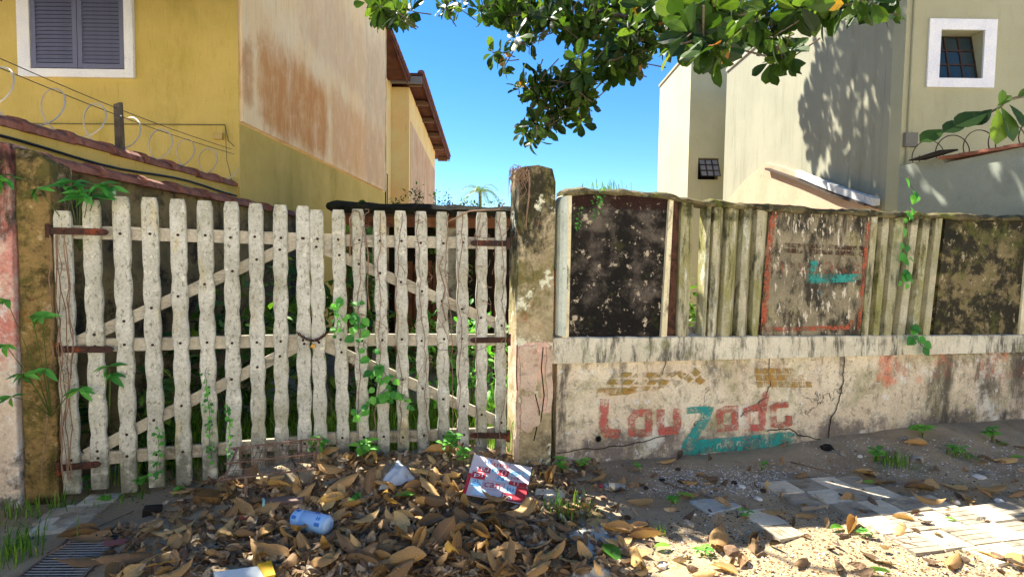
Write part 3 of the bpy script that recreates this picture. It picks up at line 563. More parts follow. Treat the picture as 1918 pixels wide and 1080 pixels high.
# rough coping
M_cop = weather('mossy_coping', '5f5638', '8c805a', 4, [dict(c='26281a', sc=6, lo=.46, hi=.6, k=.9), dict(c='6d7424', sc=5, lo=.52, hi=.62, k=.8), dict(c='cfc39c', sc=9, lo=.6, hi=.68, k=.7)], bsc=35, bump=1, bd=.02, gain=.75)
cp = wm(); rg = []
for k in range(111):
    px = lerp(1052, 2150, k / 110); u, z = wtop(px); a = .020 * nz(u, 1, 0, 9) + .012 * nz(u, 5, 0, 25); bq = .015 * nz(u, 9, 2, 11); zb = wtop(px, 10 + 4 * nz(u, 2, 8, 7))[1]
    rg.append([(u, -.05 + bq, zb), (u, -.06 + bq, zb + .02), (u, -.045 + bq, z + a - .006), (u, .02, z + a + .012), (u, .13, z + a), (u, .14, zb)])
cp.loft(rg); cp.build('coping', M_cop, sw_)
# painted signs (worn paint, a sheet 4 mm off the plaster)
RED = paint('red_lettering', 'c4665c', .385, .61, 'b0604e'); TEAL = paint('teal_lettering', '2a9c98', .36, .60, '3a9082'); OCH = paint('ochre_roof_paint', 'b88a40', .40, .60, '9a8446')
ORG = paint('orange_border', 'a85c44', .40, .60); BLU = paint('blue_lettering', '5a8898', .48, .66); OLD = paint('faded_red', 'a4604c', .46, .64); TEA2 = paint('faded_teal', '3a9088', .40, .58); BRN = paint('brown_roof_paint', '4a352a', .42, .6); PAL = paint('pale_script', 'b4b4a4', .42, .6)
V = -.012
def letters(nm, mat, strokes, wd, v=V):
    s = wm()
    for st in strokes: ribbon(s, st[0], st[1] if len(st) > 1 else wd, v, len(st) > 2 and st[2], (U0, 0) if False else (0, 0))
    return s.build(nm, mat, sw_)
def polys(nm, mat, pl, v=V):
    s = wm()
    for p in pl: s.add([(wpl(a, b, v)[0], v, wpl(a, b, v)[1]) for a, b in p], [tuple(range(len(p)))])
    return s.build(nm, mat, sw_)
letters('painted_letter', RED, [([(1133, 746), (1131, 775), (1131, 800), (1137, 811), (1163, 812)], 17)], 17)
letters('painted_letter', RED, [([(1184, 810), (1182, 786), (1192, 774), (1214, 772), (1216, 790), (1215, 810)], 14, True)], 14)
letters('painted_letter', RED, [([(1238, 766), (1237, 797), (1240, 807), (1266, 805), (1269, 795), (1269, 764)], 15)], 15)
polys('painted_letter', TEAL, [[(1286, 763), (1300, 761), (1338, 761), (1330, 785), (1317, 807), (1306, 823), (1350, 820), (1420, 814), (1480, 808), (1490, 812), (1488, 822), (1478, 834), (1400, 842), (1330, 847), (1300, 852), (1282, 851), (1276, 842), (1279, 830), (1284, 822), (1299, 800), (1313, 778), (1312, 773), (1287, 775)]])
letters('painted_letter', RED, [([(1350, 802), (1348, 772), (1360, 766), (1377, 765), (1377, 800)], 13, True)], 13)
letters('painted_letter', RED, [([(1400, 801), (1399, 769), (1412, 764), (1428, 763), (1428, 800)], 13, True), ([(1437, 733), (1432, 752), (1430, 770)], 13)], 13)
letters('painted_letter', RED, [([(1478, 778), (1478, 792), (1470, 796), (1450, 794), (1448, 764), (1456, 758), (1478, 757)], 12)], 12)
scr = []
x = 1342
for k in range(11):
    h = random.uniform(8, 15); y = lerp(838, 822, (x - 1342) / 120); scr.append(([(x, y + random.uniform(0, 5)), (x + random.uniform(2, 6), y - h * .5), (x + random.uniform(3, 9), y - h * random.uniform(.4, .9)), (x + random.uniform(4, 9), y + random.uniform(-8, 3))], random.uniform(1.5, 3))); x += random.uniform(7, 14)
letters('painted_script', PAL, scr, 2.6, V - .004)
cells = []
def cellrow(y0, y1, xs_, sk):
    for a, b in xs_: cells.append([(1100 + a / 7.2 + sk, 680 + y0 / 7.2), (1100 + b / 7.2 + sk - 1, 680 + y0 / 7.2), (1100 + b / 7.2 - 3, 680 + y1 / 7.2), (1100 + a / 7.2 + 0, 680 + y1 / 7.2)])
cellrow(125, 190, ((400, 560), (605, 735), (740, 895), (890, 1030), (1050, 1180)), 9)
cellrow(220, 288, ((250, 440), (460, 605), (620, 775), (800, 930), (960, 1090)), 8)
cellrow(310, 375, ((540, 670), (690, 830), (850, 970)), 6)
cells.append([(1114, 741), (1121, 727), (1172, 725), (1196, 733), (1176, 739), (1140, 741)])
polys('painted_roof', OCH, cells)
c2 = []
for r_ in range(3):
    for k in range(6 + r_):
        x0 = 1413 + k * 13 + r_ * 2; y0 = 689 + r_ * 12.5; c2.append([(x0, y0), (x0 + 11.5, y0), (x0 + 13.5, y0 + 11), (x0 + 2, y0 + 11)])
for (x, y) in ((1290, 708), (1303, 697), (1312, 712), (1276, 700)): c2.append([(x, y - 9), (x + 10, y), (x, y + 9), (x - 10, y)])
polys('painted_roof', OCH, c2)
# sign on the upper panel
V2 = -.006
letters('painted_border', ORG, [([(1480, 389), (1455, 394), (1447, 410), (1440, 480), (1434, 560), (1430, 618)], 11)], 11, V2)
letters('painted_border', ORG, [([(1432, 617), (1510, 615), (1588, 613), (1598, 600)], 8)], 8, V2)
letters('painted_border', ORG, [([(1627, 417), (1619, 500), (1608, 617)], 7)], 7, V2)
gr = []
for r_ in range(2):
    for k in range(13): gr.append([(1470 + k * 11.5, 455 + r_ * 10 + k * .5), (1480 + k * 11.5, 455 + r_ * 10 + k * .5), (1481 + k * 11.5, 463.5 + r_ * 10 + k * .5), (1471 + k * 11.5, 463.5 + r_ * 10 + k * .5)])
polys('painted_roof', BRN, gr, V2)
letters('painted_letter', OLD, [([(1545, 510), (1545, 492), (1558, 492), (1558, 510)], 5, True)], 5, V2)
letters('painted_letter', OLD, [([(1571, 509), (1571, 495), (1582, 495), (1582, 509)], 5, True), ([(1584, 482), (1583, 509)], 5)], 5, V2)
letters('painted_letter', OLD, [([(1597, 510), (1597, 495), (1608, 494), (1607, 510)], 5, True)], 5, V2)
letters('painted_letter', OLD, [([(1466, 490), (1466, 510), (1474, 511)], 4), ([(1482, 495), (1483, 508), (1492, 508), (1491, 495)], 4, True), ([(1499, 493), (1500, 508), (1510, 508), (1510, 493)], 4)], 4, V2)
polys('painted_letter', TEA2, [[(1517, 489), (1533, 488), (1530, 500), (1523, 513), (1614, 513), (1611, 527), (1530, 531), (1510, 529), (1513, 515), (1519, 500)]], V2)
letters('painted_script', BLU, [([(1534, 535), (1536, 565)], 8), ([(1555, 545), (1570, 560), (1590, 552)], 4), ([(1585, 560), (1598, 566)], 5)], 5, V2)
# drain hole
hu, hz_ = wpl(1120, 821); hr = .026
q = wm(); N_ = 20
q.loft([[(hu + rr * math.cos(2 * math.pi * k / N_), v, hz_ + rr * 1.05 * math.sin(2 * math.pi * k / N_)) for k in range(N_)] for rr, v in ((hr * 1.12, -.006), (hr * 1.12, -.013), (hr * .92, -.013), (hr * .9, -.004))], caps=False); q.build('drain_pipe', plain('pipe_rim', '7d7566', .8), sw_)
q = wm(); q.add([(hu + hr * .98 * math.cos(2 * math.pi * k / N_), -.0075, hz_ + hr * .98 * math.sin(2 * math.pi * k / N_)) for k in range(N_)], [tuple(range(N_))]); q.build('drain_mouth', plain('hole_black', '0a0908', 1), sw_)
# long cracks
def crack(pts, wd, v=-.0095):
    P = []
    for (a, b), (c, d) in zip(pts, pts[1:]):
        for k in range(5): t = k / 5; P.append((lerp(a, c, t) + random.uniform(-1.6, 1.6), lerp(b, d, t) + random.uniform(-1.6, 1.6)))
    P.append(pts[-1]); s = wm(); ribbon(s, P, wd, v); s.build('crack', plain('crack_dark', '1a1613', 1), sw_)
crack([(1040, 848), (1085, 842), (1130, 838), (1180, 832), (1240, 817), (1262, 808)], 1.5)
crack([(1581, 664), (1580, 700), (1577, 730), (1566, 765), (1555, 790), (1551, 822)], 1.6)
crack([(1440, 640), (1441, 690), (1444, 715), (1434, 745), (1421, 752), (1418, 768), (1395, 770), (1388, 781)], 1.5)
crack([(1435, 806), (1480, 803), (1495, 815), (1520, 819), (1550, 826), (1600, 822)], 1.7)
crack([(1247, 672), (1244, 690), (1239, 702)], 1.2)
# ------------------------------------------------------------------ gate posts and the pink wall on the left
M_post = weather('old_post', '8d7f5e', 'b9aa88', 4.5, [dict(c='5d5a28', sc=4, lo=.42, hi=.58, k=.85, m=[(2, .9, 1.3)], w=.3), dict(c='25231a', sc=4.5, st=(1, 1, .6), lo=.40, hi=.54, k=.92, m=[(2, 1.1, 2.0)], w=.2),
    dict(c='a24e2c', sc=3.2, lo=.56, hi=.66, k=.75), dict(c='d9b3a0', sc=2.4, lo=.42, hi=.52, k=.9, m=[(2, 1.05, .95), (2, .3, .45)], w=.4), dict(c='3a342b', sc=3, lo=.42, hi=.62, k=.9, m=[(2, .42, .22)], w=.4), dict(c='e4dcc0', sc=6, lo=.55, hi=.60, k=.85), dict(c='2a241e', sc=25, lo=.6, hi=.68, k=.6)], bsc=40, bump=1, bd=.015, cracks=(3.0, .02), grain=.45, gain=1.2)
PU0, PU1 = wu(968, 640, -.06), wu(1036, 640, -.06); pz = wz(1000, 313, -.06)
post = wthing('gate_post', 'tall weathered concrete gate post between the gate and the street wall', 'gate post', (PU0 + PU1) / 2)
pm = ((PU0 + PU1) / 2, 0, 0)
q = MB(pm); rr = []
for k in range(25):
    z = lerp(-.2, pz, k / 24); a = .008 * nz(z, 1, 0, 4); b = .008 * nz(z, 5, 0, 5); t = .02 if k == 24 else 0
    rr.append([(PU0 + a + t, -.06 + b + t, z), ((PU0 + PU1) / 2, -.062 + b * .6, z + t), (PU1 + b - t, -.06 + a + t, z), (PU1 + a - t, .22, z), (PU0 + b + t, .24, z)])
q.loft(rr); q.build('shaft', M_post, post, bevel=.008)
M_chip = weather('loose_plaster', 'b09a84', 'c8b29c', 5, [dict(c='8a5c46', sc=6, lo=.55, hi=.66, k=.7), dict(c='6b5f4e', sc=8, lo=.58, hi=.68, k=.7)], bsc=50, bump=.8, gain=1.2)
for pl in ([(972, 650), (1005, 646), (1012, 690), (1000, 735), (974, 728)], [(976, 742), (1000, 736), (1012, 790), (990, 812), (974, 800)], [(1022, 650), (1034, 648), (1034, 760), (1024, 770)], [(966, 730), (972, 730), (973, 860), (965, 868)]):
    o_ = []
    for (xa, ya), (xb, yb) in zip(pl, pl[1:] + pl[:1]):
        for k in range(6): o_.append(wpl(lerp(xa, xb, k / 6) + random.uniform(-2.2, 2.2), lerp(ya, yb, k / 6) + random.uniform(-2.5, 2.5), -.066))
    q = MB(pm); q.prism(o_, lambda u, z: (u, -.073, z), lambda u, z: (u, -.05, z)); q.build('plaster_flake', M_chip, post, bevel=.003)
q = MB(pm)
for pts in ([(969, 645), (968, 700), (971, 760), (969, 815)], [(1018, 650), (1014, 690), (1019, 740), (1012, 790)], [(1003, 738), (1011, 770), (1006, 800), (1000, 825)]):
    ribbon(q, [(a + random.uniform(-1, 1), b) for a, b in pts], 2.0, -.0635)
q.build('crack', plain('post_crack', '17120e', 1), post)
# dead roots on the post top
M_root = weather('dead_vine', '7a5f4c', '9a8068', 6, [dict(c='4a342a', sc=9, lo=.5, hi=.65, k=.7)], bsc=80)
q = MB((0, 0, 0)); rv = thing('dead_vine', 'dry tangled vine roots clinging to the top of the tall gate post', 'vine', W((PU0 + PU1) / 2, -.06, pz))
def wl(t, p): return (Matrix.Rotation(-TH, 3, 'Z') @ (Vector(p) - t.location))
def wv(px, py, v): u, z = wpl(px, py, v); return W(u, v, z)
for k in range(46):
    a = random.uniform(958, 992); P = [wv(a, 318 + random.uniform(-6, 6), random.uniform(-.07, .1))]
    x, y = a, 316
    for j in range(random.randint(4, 9)):
        x += random.uniform(-7, 5); y += random.uniform(-6, 14); P.append(wv(min(max(x, 953), 1015), max(309, y), -.075 - .02 * random.random()))
    q.tube(P, random.uniform(.0015, .004), 4)
q.tube([wv(x, y, -.085) for x, y in ((990, 318), (992, 345), (990, 375), (987, 400), (985, 430))], [.007, .008, .007, .006, .003], 6)
for i in range(len(q.v)): q.v[i] = q.v[i] - rv.location
q.build('roots', M_root, rv)
LU0, LU1 = wu(40, 600), wu(103, 600)
lp = wthing('gate_post', 'brown mossy gate post beside the pink wall at the left edge', 'gate post', (LU0 + LU1) / 2)
pm = ((LU0 + LU1) / 2, 0, 0)
M_lpost = weather('brown_post', '8a7348', 'a88b58', 4, [dict(c='4c4c20', sc=4, lo=.44, hi=.58, k=.85), dict(c='c8b48a', sc=7, lo=.57, hi=.63, k=.7), dict(c='2e2a1a', sc=6, lo=.52, hi=.62, k=.75), dict(c='b07a3c', sc=3, lo=.54, hi=.66, k=.6, m=[(2, 1.6, 1.3)], w=.2), dict(c='242218', sc=3, lo=.42, hi=.58, k=.9, m=[(2, 1.75, 2.1)], w=.35), dict(c='2e2e16', sc=3, lo=.42, hi=.6, k=.9, m=[(2, .55, .2)], w=.35), dict(c='2a261c', sc=22, lo=.58, hi=.68, k=.6)], bsc=45, bump=.9, bd=.012, grain=.4, gain=1.0)
q = MB(pm); rr = []
for k in range(19):
    z = lerp(-.25, 2.29, k / 18); a = .006 * nz(z, 1, 3, 4); b = .010 * nz(z, 5, 3, 4); dz = .09 if k == 18 else 0
    rr.append([(LU0 + a, -.02 + b, z), (LU0 + .12, -.02 + a, z - .02 * (dz > 0)), (LU1 + b, -.015 + a, z - dz), (LU1 + a, .26, z - dz), (LU0, .26, z)])
q.loft(rr); q.build('shaft', M_lpost, lp, bevel=.012)
pw = wthing('pink_wall', 'peeling pink street wall with black stains at the left edge', 'wall', wu(0, 700))
M_pink = weather('peeling_pink', 'b7a595', 'cfc2b2', 2.4, [dict(c='b26a60', sc=2, lo=.40, hi=.56, k=.9, m=[(2, .6, 1.0)], w=.3), dict(c='e2dbcf', sc=3.5, lo=.5, hi=.58, k=.7), dict(c='c98d74', sc=3, lo=.56, hi=.64, k=.6), dict(c='191713', sc=2.6, st=(1, 1, .4), lo=.40, hi=.56, k=.95, m=[(2, 1.35, 1.75)], w=.5), dict(c='3c3a34', sc=4, lo=.46, hi=.6, k=.9, m=[(2, .55, .25)], w=.35), dict(c='2c2924', sc=26, lo=.6, hi=.68, k=.5)], bsc=45, bump=.9, bd=.012, grain=.35, gain=1.4)
q = MB((wu(0, 700), 0, 0)); rr = []
for k in range(15):
    z = lerp(-.25, 2.31, k / 14); a = .008 * nz(z, 9, 3, 4)
    rr.append([(-6.5, -.05, z), (LU0 - .012 + a, -.05 + a, z), (LU0 - .004 + a, .15, z), (-6.5, .15, z)])
q.loft(rr); q.build('wall', M_pink, pw, bevel=.012)
# ------------------------------------------------------------------ the gate: two leaves of scalloped pickets
M_pick = weather('weathered_picket', '9a988a', 'b6b4a8', 3, [dict(c='7d7a5c', sc=2.6, st=(1, 1, .5), lo=.5, hi=.66, k=.65), dict(c='d3cdbd', sc=9, lo=.57, hi=.66, k=.7), dict(c='a3925e', sc=5, st=(1, 1, .3), lo=.55, hi=.68, k=.6), dict(c='55523f', sc=34, st=(1.2, 1, .6), det=9, lo=.53, hi=.62, k=.7), dict(c='75725e', sc=6, st=(1, 1, .5), lo=.50, hi=.70, k=.5), dict(c='55564a', sc=5, lo=.36, hi=.56, k=.85, m=[(2, .60, .15)], w=.32), dict(c='b6c0b0', sc=6, lo=.62, hi=.68, k=.5)], bsc=60, bump=.7, jit=False, grain=.45, gain=1.38)
M_rail = weather('weathered_rail', '8b8474', 'a8a190', 3, [dict(c='5c584a', sc=5, st=(.4, 1, 2), lo=.5, hi=.66, k=.75), dict(c='c2bbab', sc=10, lo=.58, hi=.66, k=.6), dict(c='3d3a30', sc=3, lo=.44, hi=.64, k=.8, m=[(2, .50, .3)], w=.3)], bsc=55, bump=.7, grain=.4, gain=1.45)
M_rust = weather('rusty_iron', '2e211c', '462c22', 5, [dict(c='8a4020', sc=7, lo=.52, hi=.62, k=.85), dict(c='1d1412', sc=9, lo=.56, hi=.66, k=.7)], rough=.75, bsc=70, jit=True, gain=1.0)
M_bolt = plain('bolt_head', '3a2a22', .8)
def leaf(name, label, PK, rails, diags, hinges, ends):
    u0 = wu(*PK[0][:2]); t = wthing(name, label, 'gate', u0); o = (u0, 0, 0)
    def ub(py_list): return py_list
    railz = [lambda px, r=r: lerp(r[0][1], r[1][1], (px - r[0][0]) / (r[1][0] - r[0][0])) for r in rails + diags]
    for i, (tx, ty, bx_, by_) in enumerate(PK):
        ut, zt = wpl(tx, ty, -.03); ub_, zb = wpl(bx_, by_, -.03); wd = lerp(.108, .092, (tx - 100) / 840) / 2; H = zt - zb
        Lp, Rp = [], []; n = 46; ph = random.uniform(-.03, .03)
        for k in range(n + 1):
            z = zb + H * k / n; d = zt - z; uc = lerp(ub_, ut, k / n) + .002 * nz(z, i, 0, 3)
            amp = .013 * sm(d, .36, .46) * sm(z - zb, .16, .28); s = abs(math.sin(math.pi * (d + ph) / .255)); wq = wd - .003 + amp * (s ** .8 - .75)
            if d < .022: wq *= (.80, .93, 1)[min(2, int(d / .011))]
            Lp.append((uc - wq + .0015 * nz(z, i, 7, 22), z)); Rp.append((uc + wq + .0015 * nz(z, i, 3, 22), z))
        q = MB(o); rings = []
        for (a, b) in zip(Lp, Rp):
            e_ = .007; z = a[1] + (0 if a[1] < zt - .002 else .006)
            rings.append([(a[0], -.022, z), (a[0] + e_, -.030, z), (b[0] - e_, -.030, z), (b[0], -.022, z), (b[0], .0, z), (a[0], .0, z)])
        q.loft(rings); p = q.build('picket', M_pick, t)
        for f_ in railz:
            y = f_(lerp(tx, bx_, .5)); rr_ = (y - ty) / (by_ - ty); 
            if not (.08 < rr_ < .96): continue
            pxx = lerp(tx, bx_, rr_) + random.uniform(-2, 2); u, z = wpl(pxx, y + random.uniform(-2, 2), -.03)
            q = MB(o); N2 = 8; q.loft([[(u + r_ * math.cos(2 * math.pi * k / N2), v, z + r_ * math.sin(2 * math.pi * k / N2)) for k in range(N2)] for r_, v in ((.0095, -.028), (.0095, -.034), (.006, -.037))]); q.build('bolt', M_bolt, p)
    for (a, b, hgt, v0, v1, nm) in [(*r, .004, .040, 'rail') for r in [(x[0], x[1], .088) for x in rails]] + [(*d, .0045, .0395, 'brace') for d in [(x[0], x[1], .078) for x in diags]]:
        A, B = wpl(*a, .004), wpl(*b, .004); dx, dz = B[0] - A[0], B[1] - A[1]; L_ = math.hypot(dx, dz); nx_, nz_ = -dz / L_ * hgt / 2, dx / L_ * hgt / 2
        q = MB(o); rg_ = []
        for k in range(13):
            f_ = k / 12; cx, cz = lerp(A[0], B[0], f_), lerp(A[1], B[1], f_); j = .003 * nz(cx, cz, 4, 8)
            rg_.append([(cx - nx_, v0, cz - nz_ + j), (cx + nx_, v0, cz + nz_ + j), (cx + nx_, v1, cz + nz_ + j), (cx - nx_, v1, cz - nz_ + j)])
        q.loft(rg_); q.build(nm, M_rail, t, bevel=.003)
    for (a, b, bent) in hinges:                           # strap hinges with a pointed tip
        A, B = wpl(*a, -.034), wpl(*b, -.034); dx, dz = B[0] - A[0], B[1] - A[1]; L_ = math.hypot(dx, dz); ex = (dx / L_, dz / L_); hh = .022
        ol = [(0, -hh), (L_ - .03, -hh), (L_ - .012, -hh * .75), (L_, 0), (L_ - .012, hh * .75), (L_ - .03, hh), (0, hh)]
        fn = lambda v: (lambda s, r_: (A[0] + ex[0] * s - ex[1] * r_, v, A[1] + ex[1] * s + ex[0] * r_))
        q = MB(o); q.prism(ol, fn(-.041), fn(-.0315)); hg = q.build('strap_hinge', M_rust, t, bevel=.002)
        q = MB(o); q.tube([(A[0], -.036, A[1] - .045), (A[0], -.036, A[1] + .045)], .016, 10); q.build('hinge_pin', M_rust, hg)
        for k in range(3):
            s = L_ * (.25 + .28 * k); q = MB(o); c = fn(-.043)(s, 0); q.loft([[(c[0] + r_ * math.cos(x), v, c[2] + r_ * math.sin(x)) for x in [2 * math.pi * j / 8 for j in range(8)]] for r_, v in ((.009, -.040), (.008, -.046))]); q.build('bolt', M_bolt, hg)
    return t
PL = [(114, 396, 134, 925), (168, 376, 186, 916), (224, 369, 241, 922), (278, 371, 293, 912), (331, 374, 344, 908), (382, 377, 393, 898), (432, 379, 438, 890), (478, 382, 484, 880), (524, 385, 527, 868), (567, 387, 570, 862)]
PR = [(592, 394, 601, 862), (633, 394, 643, 858), (670, 393, 681, 856), (711, 396, 719, 858), (750, 396, 756, 862), (789, 397, 794, 864), (828, 398, 832, 860), (866, 398, 868, 860), (903, 399, 902, 858), (939, 398, 938, 856)]
gl = leaf('picket_gate', 'left leaf of the grey scalloped picket gate, hung on the brown post', PL, [((100, 433), (572, 448)), ((118, 648), (578, 637)), ((140, 862), (580, 828))], [((140, 642), (560, 452)), ((160, 852), (566, 644))], [((90, 432), (204, 435), 0), ((108, 654), (214, 654), 0), ((110, 876), (190, 868), 0)], 0)
gr_ = leaf('picket_gate', 'right leaf of the grey scalloped picket gate, tangled in dry vines', PR, [((588, 449), (948, 456)), ((592, 637), (948, 636)), ((598, 822), (948, 811))], [((597, 462), (944, 612)), ((600, 644), (944, 795))], [((952, 456), (880, 455), 1), ((953, 636), (880, 637), 1), ((952, 816), (880, 814), 1)], 1)
# chain and padlock holding the leaves
chn = wthing('chain', 'rusty chain looped around the two middle gate pickets', 'chain', wu(585, 635), wz(585, 640, -.05))
q = MB(chn.location); path = [(556, 622, -.045), (566, 630, -.058), (577, 636, -.06), (588, 638, -.062), (598, 634, -.06), (606, 629, -.055), (613, 622, -.035)]
path = [wv(*p) for p in path]
dense = [path[i].lerp(path[i + 1], k / 3) for i in range(len(path) - 1) for k in range(3)] + [path[-1]]
rotm = Matrix.Rotation(-TH, 3, 'Z')
for i in range(len(dense) - 1):
    c = (dense[i] + dense[i + 1]) / 2; d = (dense[i + 1] - dense[i]); d.normalize(); s = d.cross(EV).normalized() if i % 2 else EV
    lk = MB(); lk.tube([rotm @ (c + d * .014 * math.cos(a) + s * .008 * math.sin(a) - chn.location) for a in [2 * math.pi * k / 10 for k in range(11)]], .0032, 5); lk.build('chain_link', M_rust, chn, smooth=True)
pk = wthing('padlock', 'small brass padlock hanging from the rusty gate chain', 'padlock', wu(588, 643), wz(588, 650, -.07))
M_brass = plain('brass', 'b08a48', .45, .3, 20, .5, .6)
q = MB(); q.box(-.017, .017, -.088, -.072, -.004, .026); b_ = q.build('body', M_brass, pk, bevel=.003); b_.rotation_euler = (0, .5, 0)
q = MB(); q.tube([(-.010, -.08, .02), (-.010, -.08, .036), (-.005, -.08, .043), (.005, -.08, .043), (.010, -.08, .036), (.010, -.08, .02)], .0028, 6); b_ = q.build('shackle', M_galv, pk, smooth=True); b_.rotation_euler = (0, .5, 0)
# ------------------------------------------------------------------ foliage helpers
def leaf_mesh(name, L=1.0, wd=.5, ob=.65, fold=.25, curl=.15, n=5, m=1, wav=0, seed=0, petiole=.0, ex=.75):
    """blade along +x from the origin: widest at ob, folded along the midrib, drooping by curl"""
    rnd = random.Random(seed); q = MB(); cols = 2 * m + 1; vs = []
    for i in range(n + 1):
        t = i / n; x = t * L; p = math.log(.5) / math.log(ob); hw = wd / 2 * L * (math.sin(math.pi * min(1, t ** p)) ** ex if 0 < t < 1 else .0)
        hw = max(hw, .012 * L)
        for j in range(cols):
            s = (j - m) / m; y = s * hw; z = fold * abs(y) - curl * L * t * t + (wav * L * rnd.uniform(-1, 1) * (.3 + abs(s)) if 0 < i else 0)
            vs.append((x + petiole, y, z))
    q.add(vs, [(i * cols + j, (i + 1) * cols + j, (i + 1) * cols + j + 1, i * cols + j + 1) for i in range(n) for j in range(cols - 1)])
    me = q.mesh(name, fix=False)
    return me
def mesh_geo(me): return [v.co.copy() for v in me.vertices], [tuple(p.vertices) for p in me.polygons]
def frame(d, up=Vector((0, 0, 1)), roll=0):
    x = d.normalized(); y = up.cross(x); y = y.normalized() if y.length > 1e-4 else x.orthogonal().normalized(); z = x.cross(y)
    m = Matrix((x, y, z)).transposed(); return m @ Matrix.Rotation(roll, 3, 'X')
def rdir(): 
    while True:
        v = Vector((random.uniform(-1, 1), random.uniform(-1, 1), random.uniform(-1, 1)))
        if .05 < v.length < 1: return v.normalized()
# ------------------------------------------------------------------ the big-leaved tree over the footpath
M_tleaf = leafmat('almond_leaf', [(0, '1f3310'), (.35, '304a18'), (.7, '42601f'), (.97, '6a8430'), (.99, 'a87a28'), (1, 'b06a3a')], .38, .45)
M_bark = weather('grey_bark', '5b5145', '776a5a', 5, [dict(c='2f2822', sc=8, st=(1, 1, .4), lo=.5, hi=.64, k=.8)], bsc=35, bump=1, bd=.02)
TB = Vector((5.5, 4.2, 0))
tree = thing('almond_tree', 'large-leaved shade tree whose branches hang over the top of the picture', 'tree', TB)
LV = [leaf_mesh('leaf', 1, .54, .66, .22, c, 6, 1, .010, i, ex=.55) for i, c in enumerate((.10, .22, .32, .16))]
LG = [mesh_geo(m) for m in LV]
for m in LV: m.materials.append(M_tleaf)
blades = []                                             # (matrix 3x3, position, size, variant)
twigs = MB(TB)
def rosette(P, d, n, size):
    d = d.normalized(); a0 = random.uniform(0, 6.28); o1 = d.orthogonal().normalized(); o2 = d.cross(o1)
    for k in range(n):
        a = a0 + 2.4 * k; out = o1 * math.cos(a) + o2 * math.sin(a); el = random.uniform(-.15, .75)
        ax = (out + d * el + Vector((0, 0, -.25 * random.random()))).normalized(); s = size * random.uniform(.65, 1.12)
        blades.append((frame(ax, (d + Vector((0, 0, .4)) + rdir() * .4).normalized()), P + ax * .025 + d * random.uniform(-.02, .03), s, random.randrange(4)))
    twigs.tube([P - d * random.uniform(.12, .25) + rdir() * .03, P - d * .05, P + d * .02], [.007, .006, .004], 5)
def pxpt(px, py, Y): x, z = ypl(px, py, Y); return Vector((x, Y, z))
clusters = [(1045, 165, 62, 42, 6.3, 20, .19), (1010, 160, 40, 30, 6.3, 7, .18), (1085, 205, 38, 26, 6.3, 7, .18), (1003, 245, 22, 22, 6.3, 6, .18), (1030, 225, 22, 18, 6.3, 3, .18), (1110, 125, 55, 30, 6.2, 9, .20), (1165, 110, 45, 34, 6.1, 10, .20), (1192, 122, 14, 14, 6.1, 3, .17),
    (1225, 45, 70, 42, 6.0, 18, .21), (1130, 38, 85, 34, 6.4, 22, .20), (1060, 45, 60, 22, 6.5, 9, .19), (1005, 22, 75, 22, 6.8, 14, .20), (935, 18, 40, 14, 6.8, 6, .20), (915, 102, 16, 12, 6.4, 1, .19), (942, 112, 12, 12, 6.4, 2, .19), (985, 72, 26, 14, 6.4, 3, .2), (850, 8, 24, 12, 7.5, 4, .20), (735, 22, 40, 16, 5.6, 6, .20), (705, 6, 20, 10, 5.6, 2, .2),
    (1300, 78, 28, 22, 3.9, 4, .22), (1345, 85, 24, 16, 3.8, 3, .23), (1320, 30, 55, 28, 4.3, 8, .23), (1400, 18, 60, 20, 4.6, 8, .22), (1440, 65, 32, 22, 4.7, 5, .20), (1462, 105, 24, 18, 4.7, 3, .20), (1520, 18, 30, 20, 4.5, 4, .23), (1580, 4, 60, 14, 4.6, 7, .22), (1670, 2, 30, 10, 4.8, 2, .22), (1270, 5, 120, 16, 5.4, 14, .21), (1100, -10, 160, 14, 6.6, 16, .2)]
for (cx, cy, rx, ry, Y, n, sz) in clusters:
    for _ in range(int(n * 1.5)):
        a = random.uniform(0, 6.28); r = math.sqrt(random.random()); P = pxpt(cx + rx * r * math.cos(a), cy + ry * r * math.sin(a), Y + random.uniform(-.35, .35))
        d = Vector((-.55, random.uniform(-.6, .4), -.25)) + rdir() * .8; rosette(P, d, random.randint(6, 9), sz * .86)
def shadow_fill(n, X, y0, y1, z0, z1, t0, t1, edge=None):
    k = 0; tries = 0
    while k < n and tries < n * 30:
        tries += 1; Y = random.uniform(y0, y1); z = random.uniform(z0, z1)
        if edge and not edge(Y, z): continue
        t = random.uniform(t0, t1); P = Vector((X, Y, z)) + SUN * (t / SUN.z); p = proj(P)
        if -40 < p[0] < 1960 and p[1] > -32: continue
        rosette(P, rdir() + Vector((0, 0, .4)), random.randint(6, 8), .22); k += 1
edge_pts = [(-300, 1640), (-60, 1600), (0, 1580), (60, 1545), (110, 1545), (150, 1525), (200, 1505), (260, 1515), (330, 1545), (400, 1590)]
def edge(Y, z):
    p = proj((4.9, Y, z)); lim = pline([(-900, 1690)] + edge_pts, p[1]) + 14 * nz(p[1] * .03, 1); return p[0] > lim
shadow_fill(215, 4.9, 7.15, 10.5, 2.2, 6.4, 3.6, 6.2, edge)
shadow_fill(170, 4.9, 5.0, 7.3, 1.6, 4.6, 3.2, 5.6)
for _ in range(110):                                    # crown above the trunk, out of the picture
    P = Vector((5.3, 4.6, 7.2)) + Vector((random.uniform(-2.6, 2.4), random.uniform(-3, 2.5), random.uniform(-.9, 1.6)))
    if proj(P)[1] < -60 or proj(P)[0] > 2000 or proj(P)[2] <= 0: rosette(P, rdir() + Vector((0, 0, .5)), 7, .23)
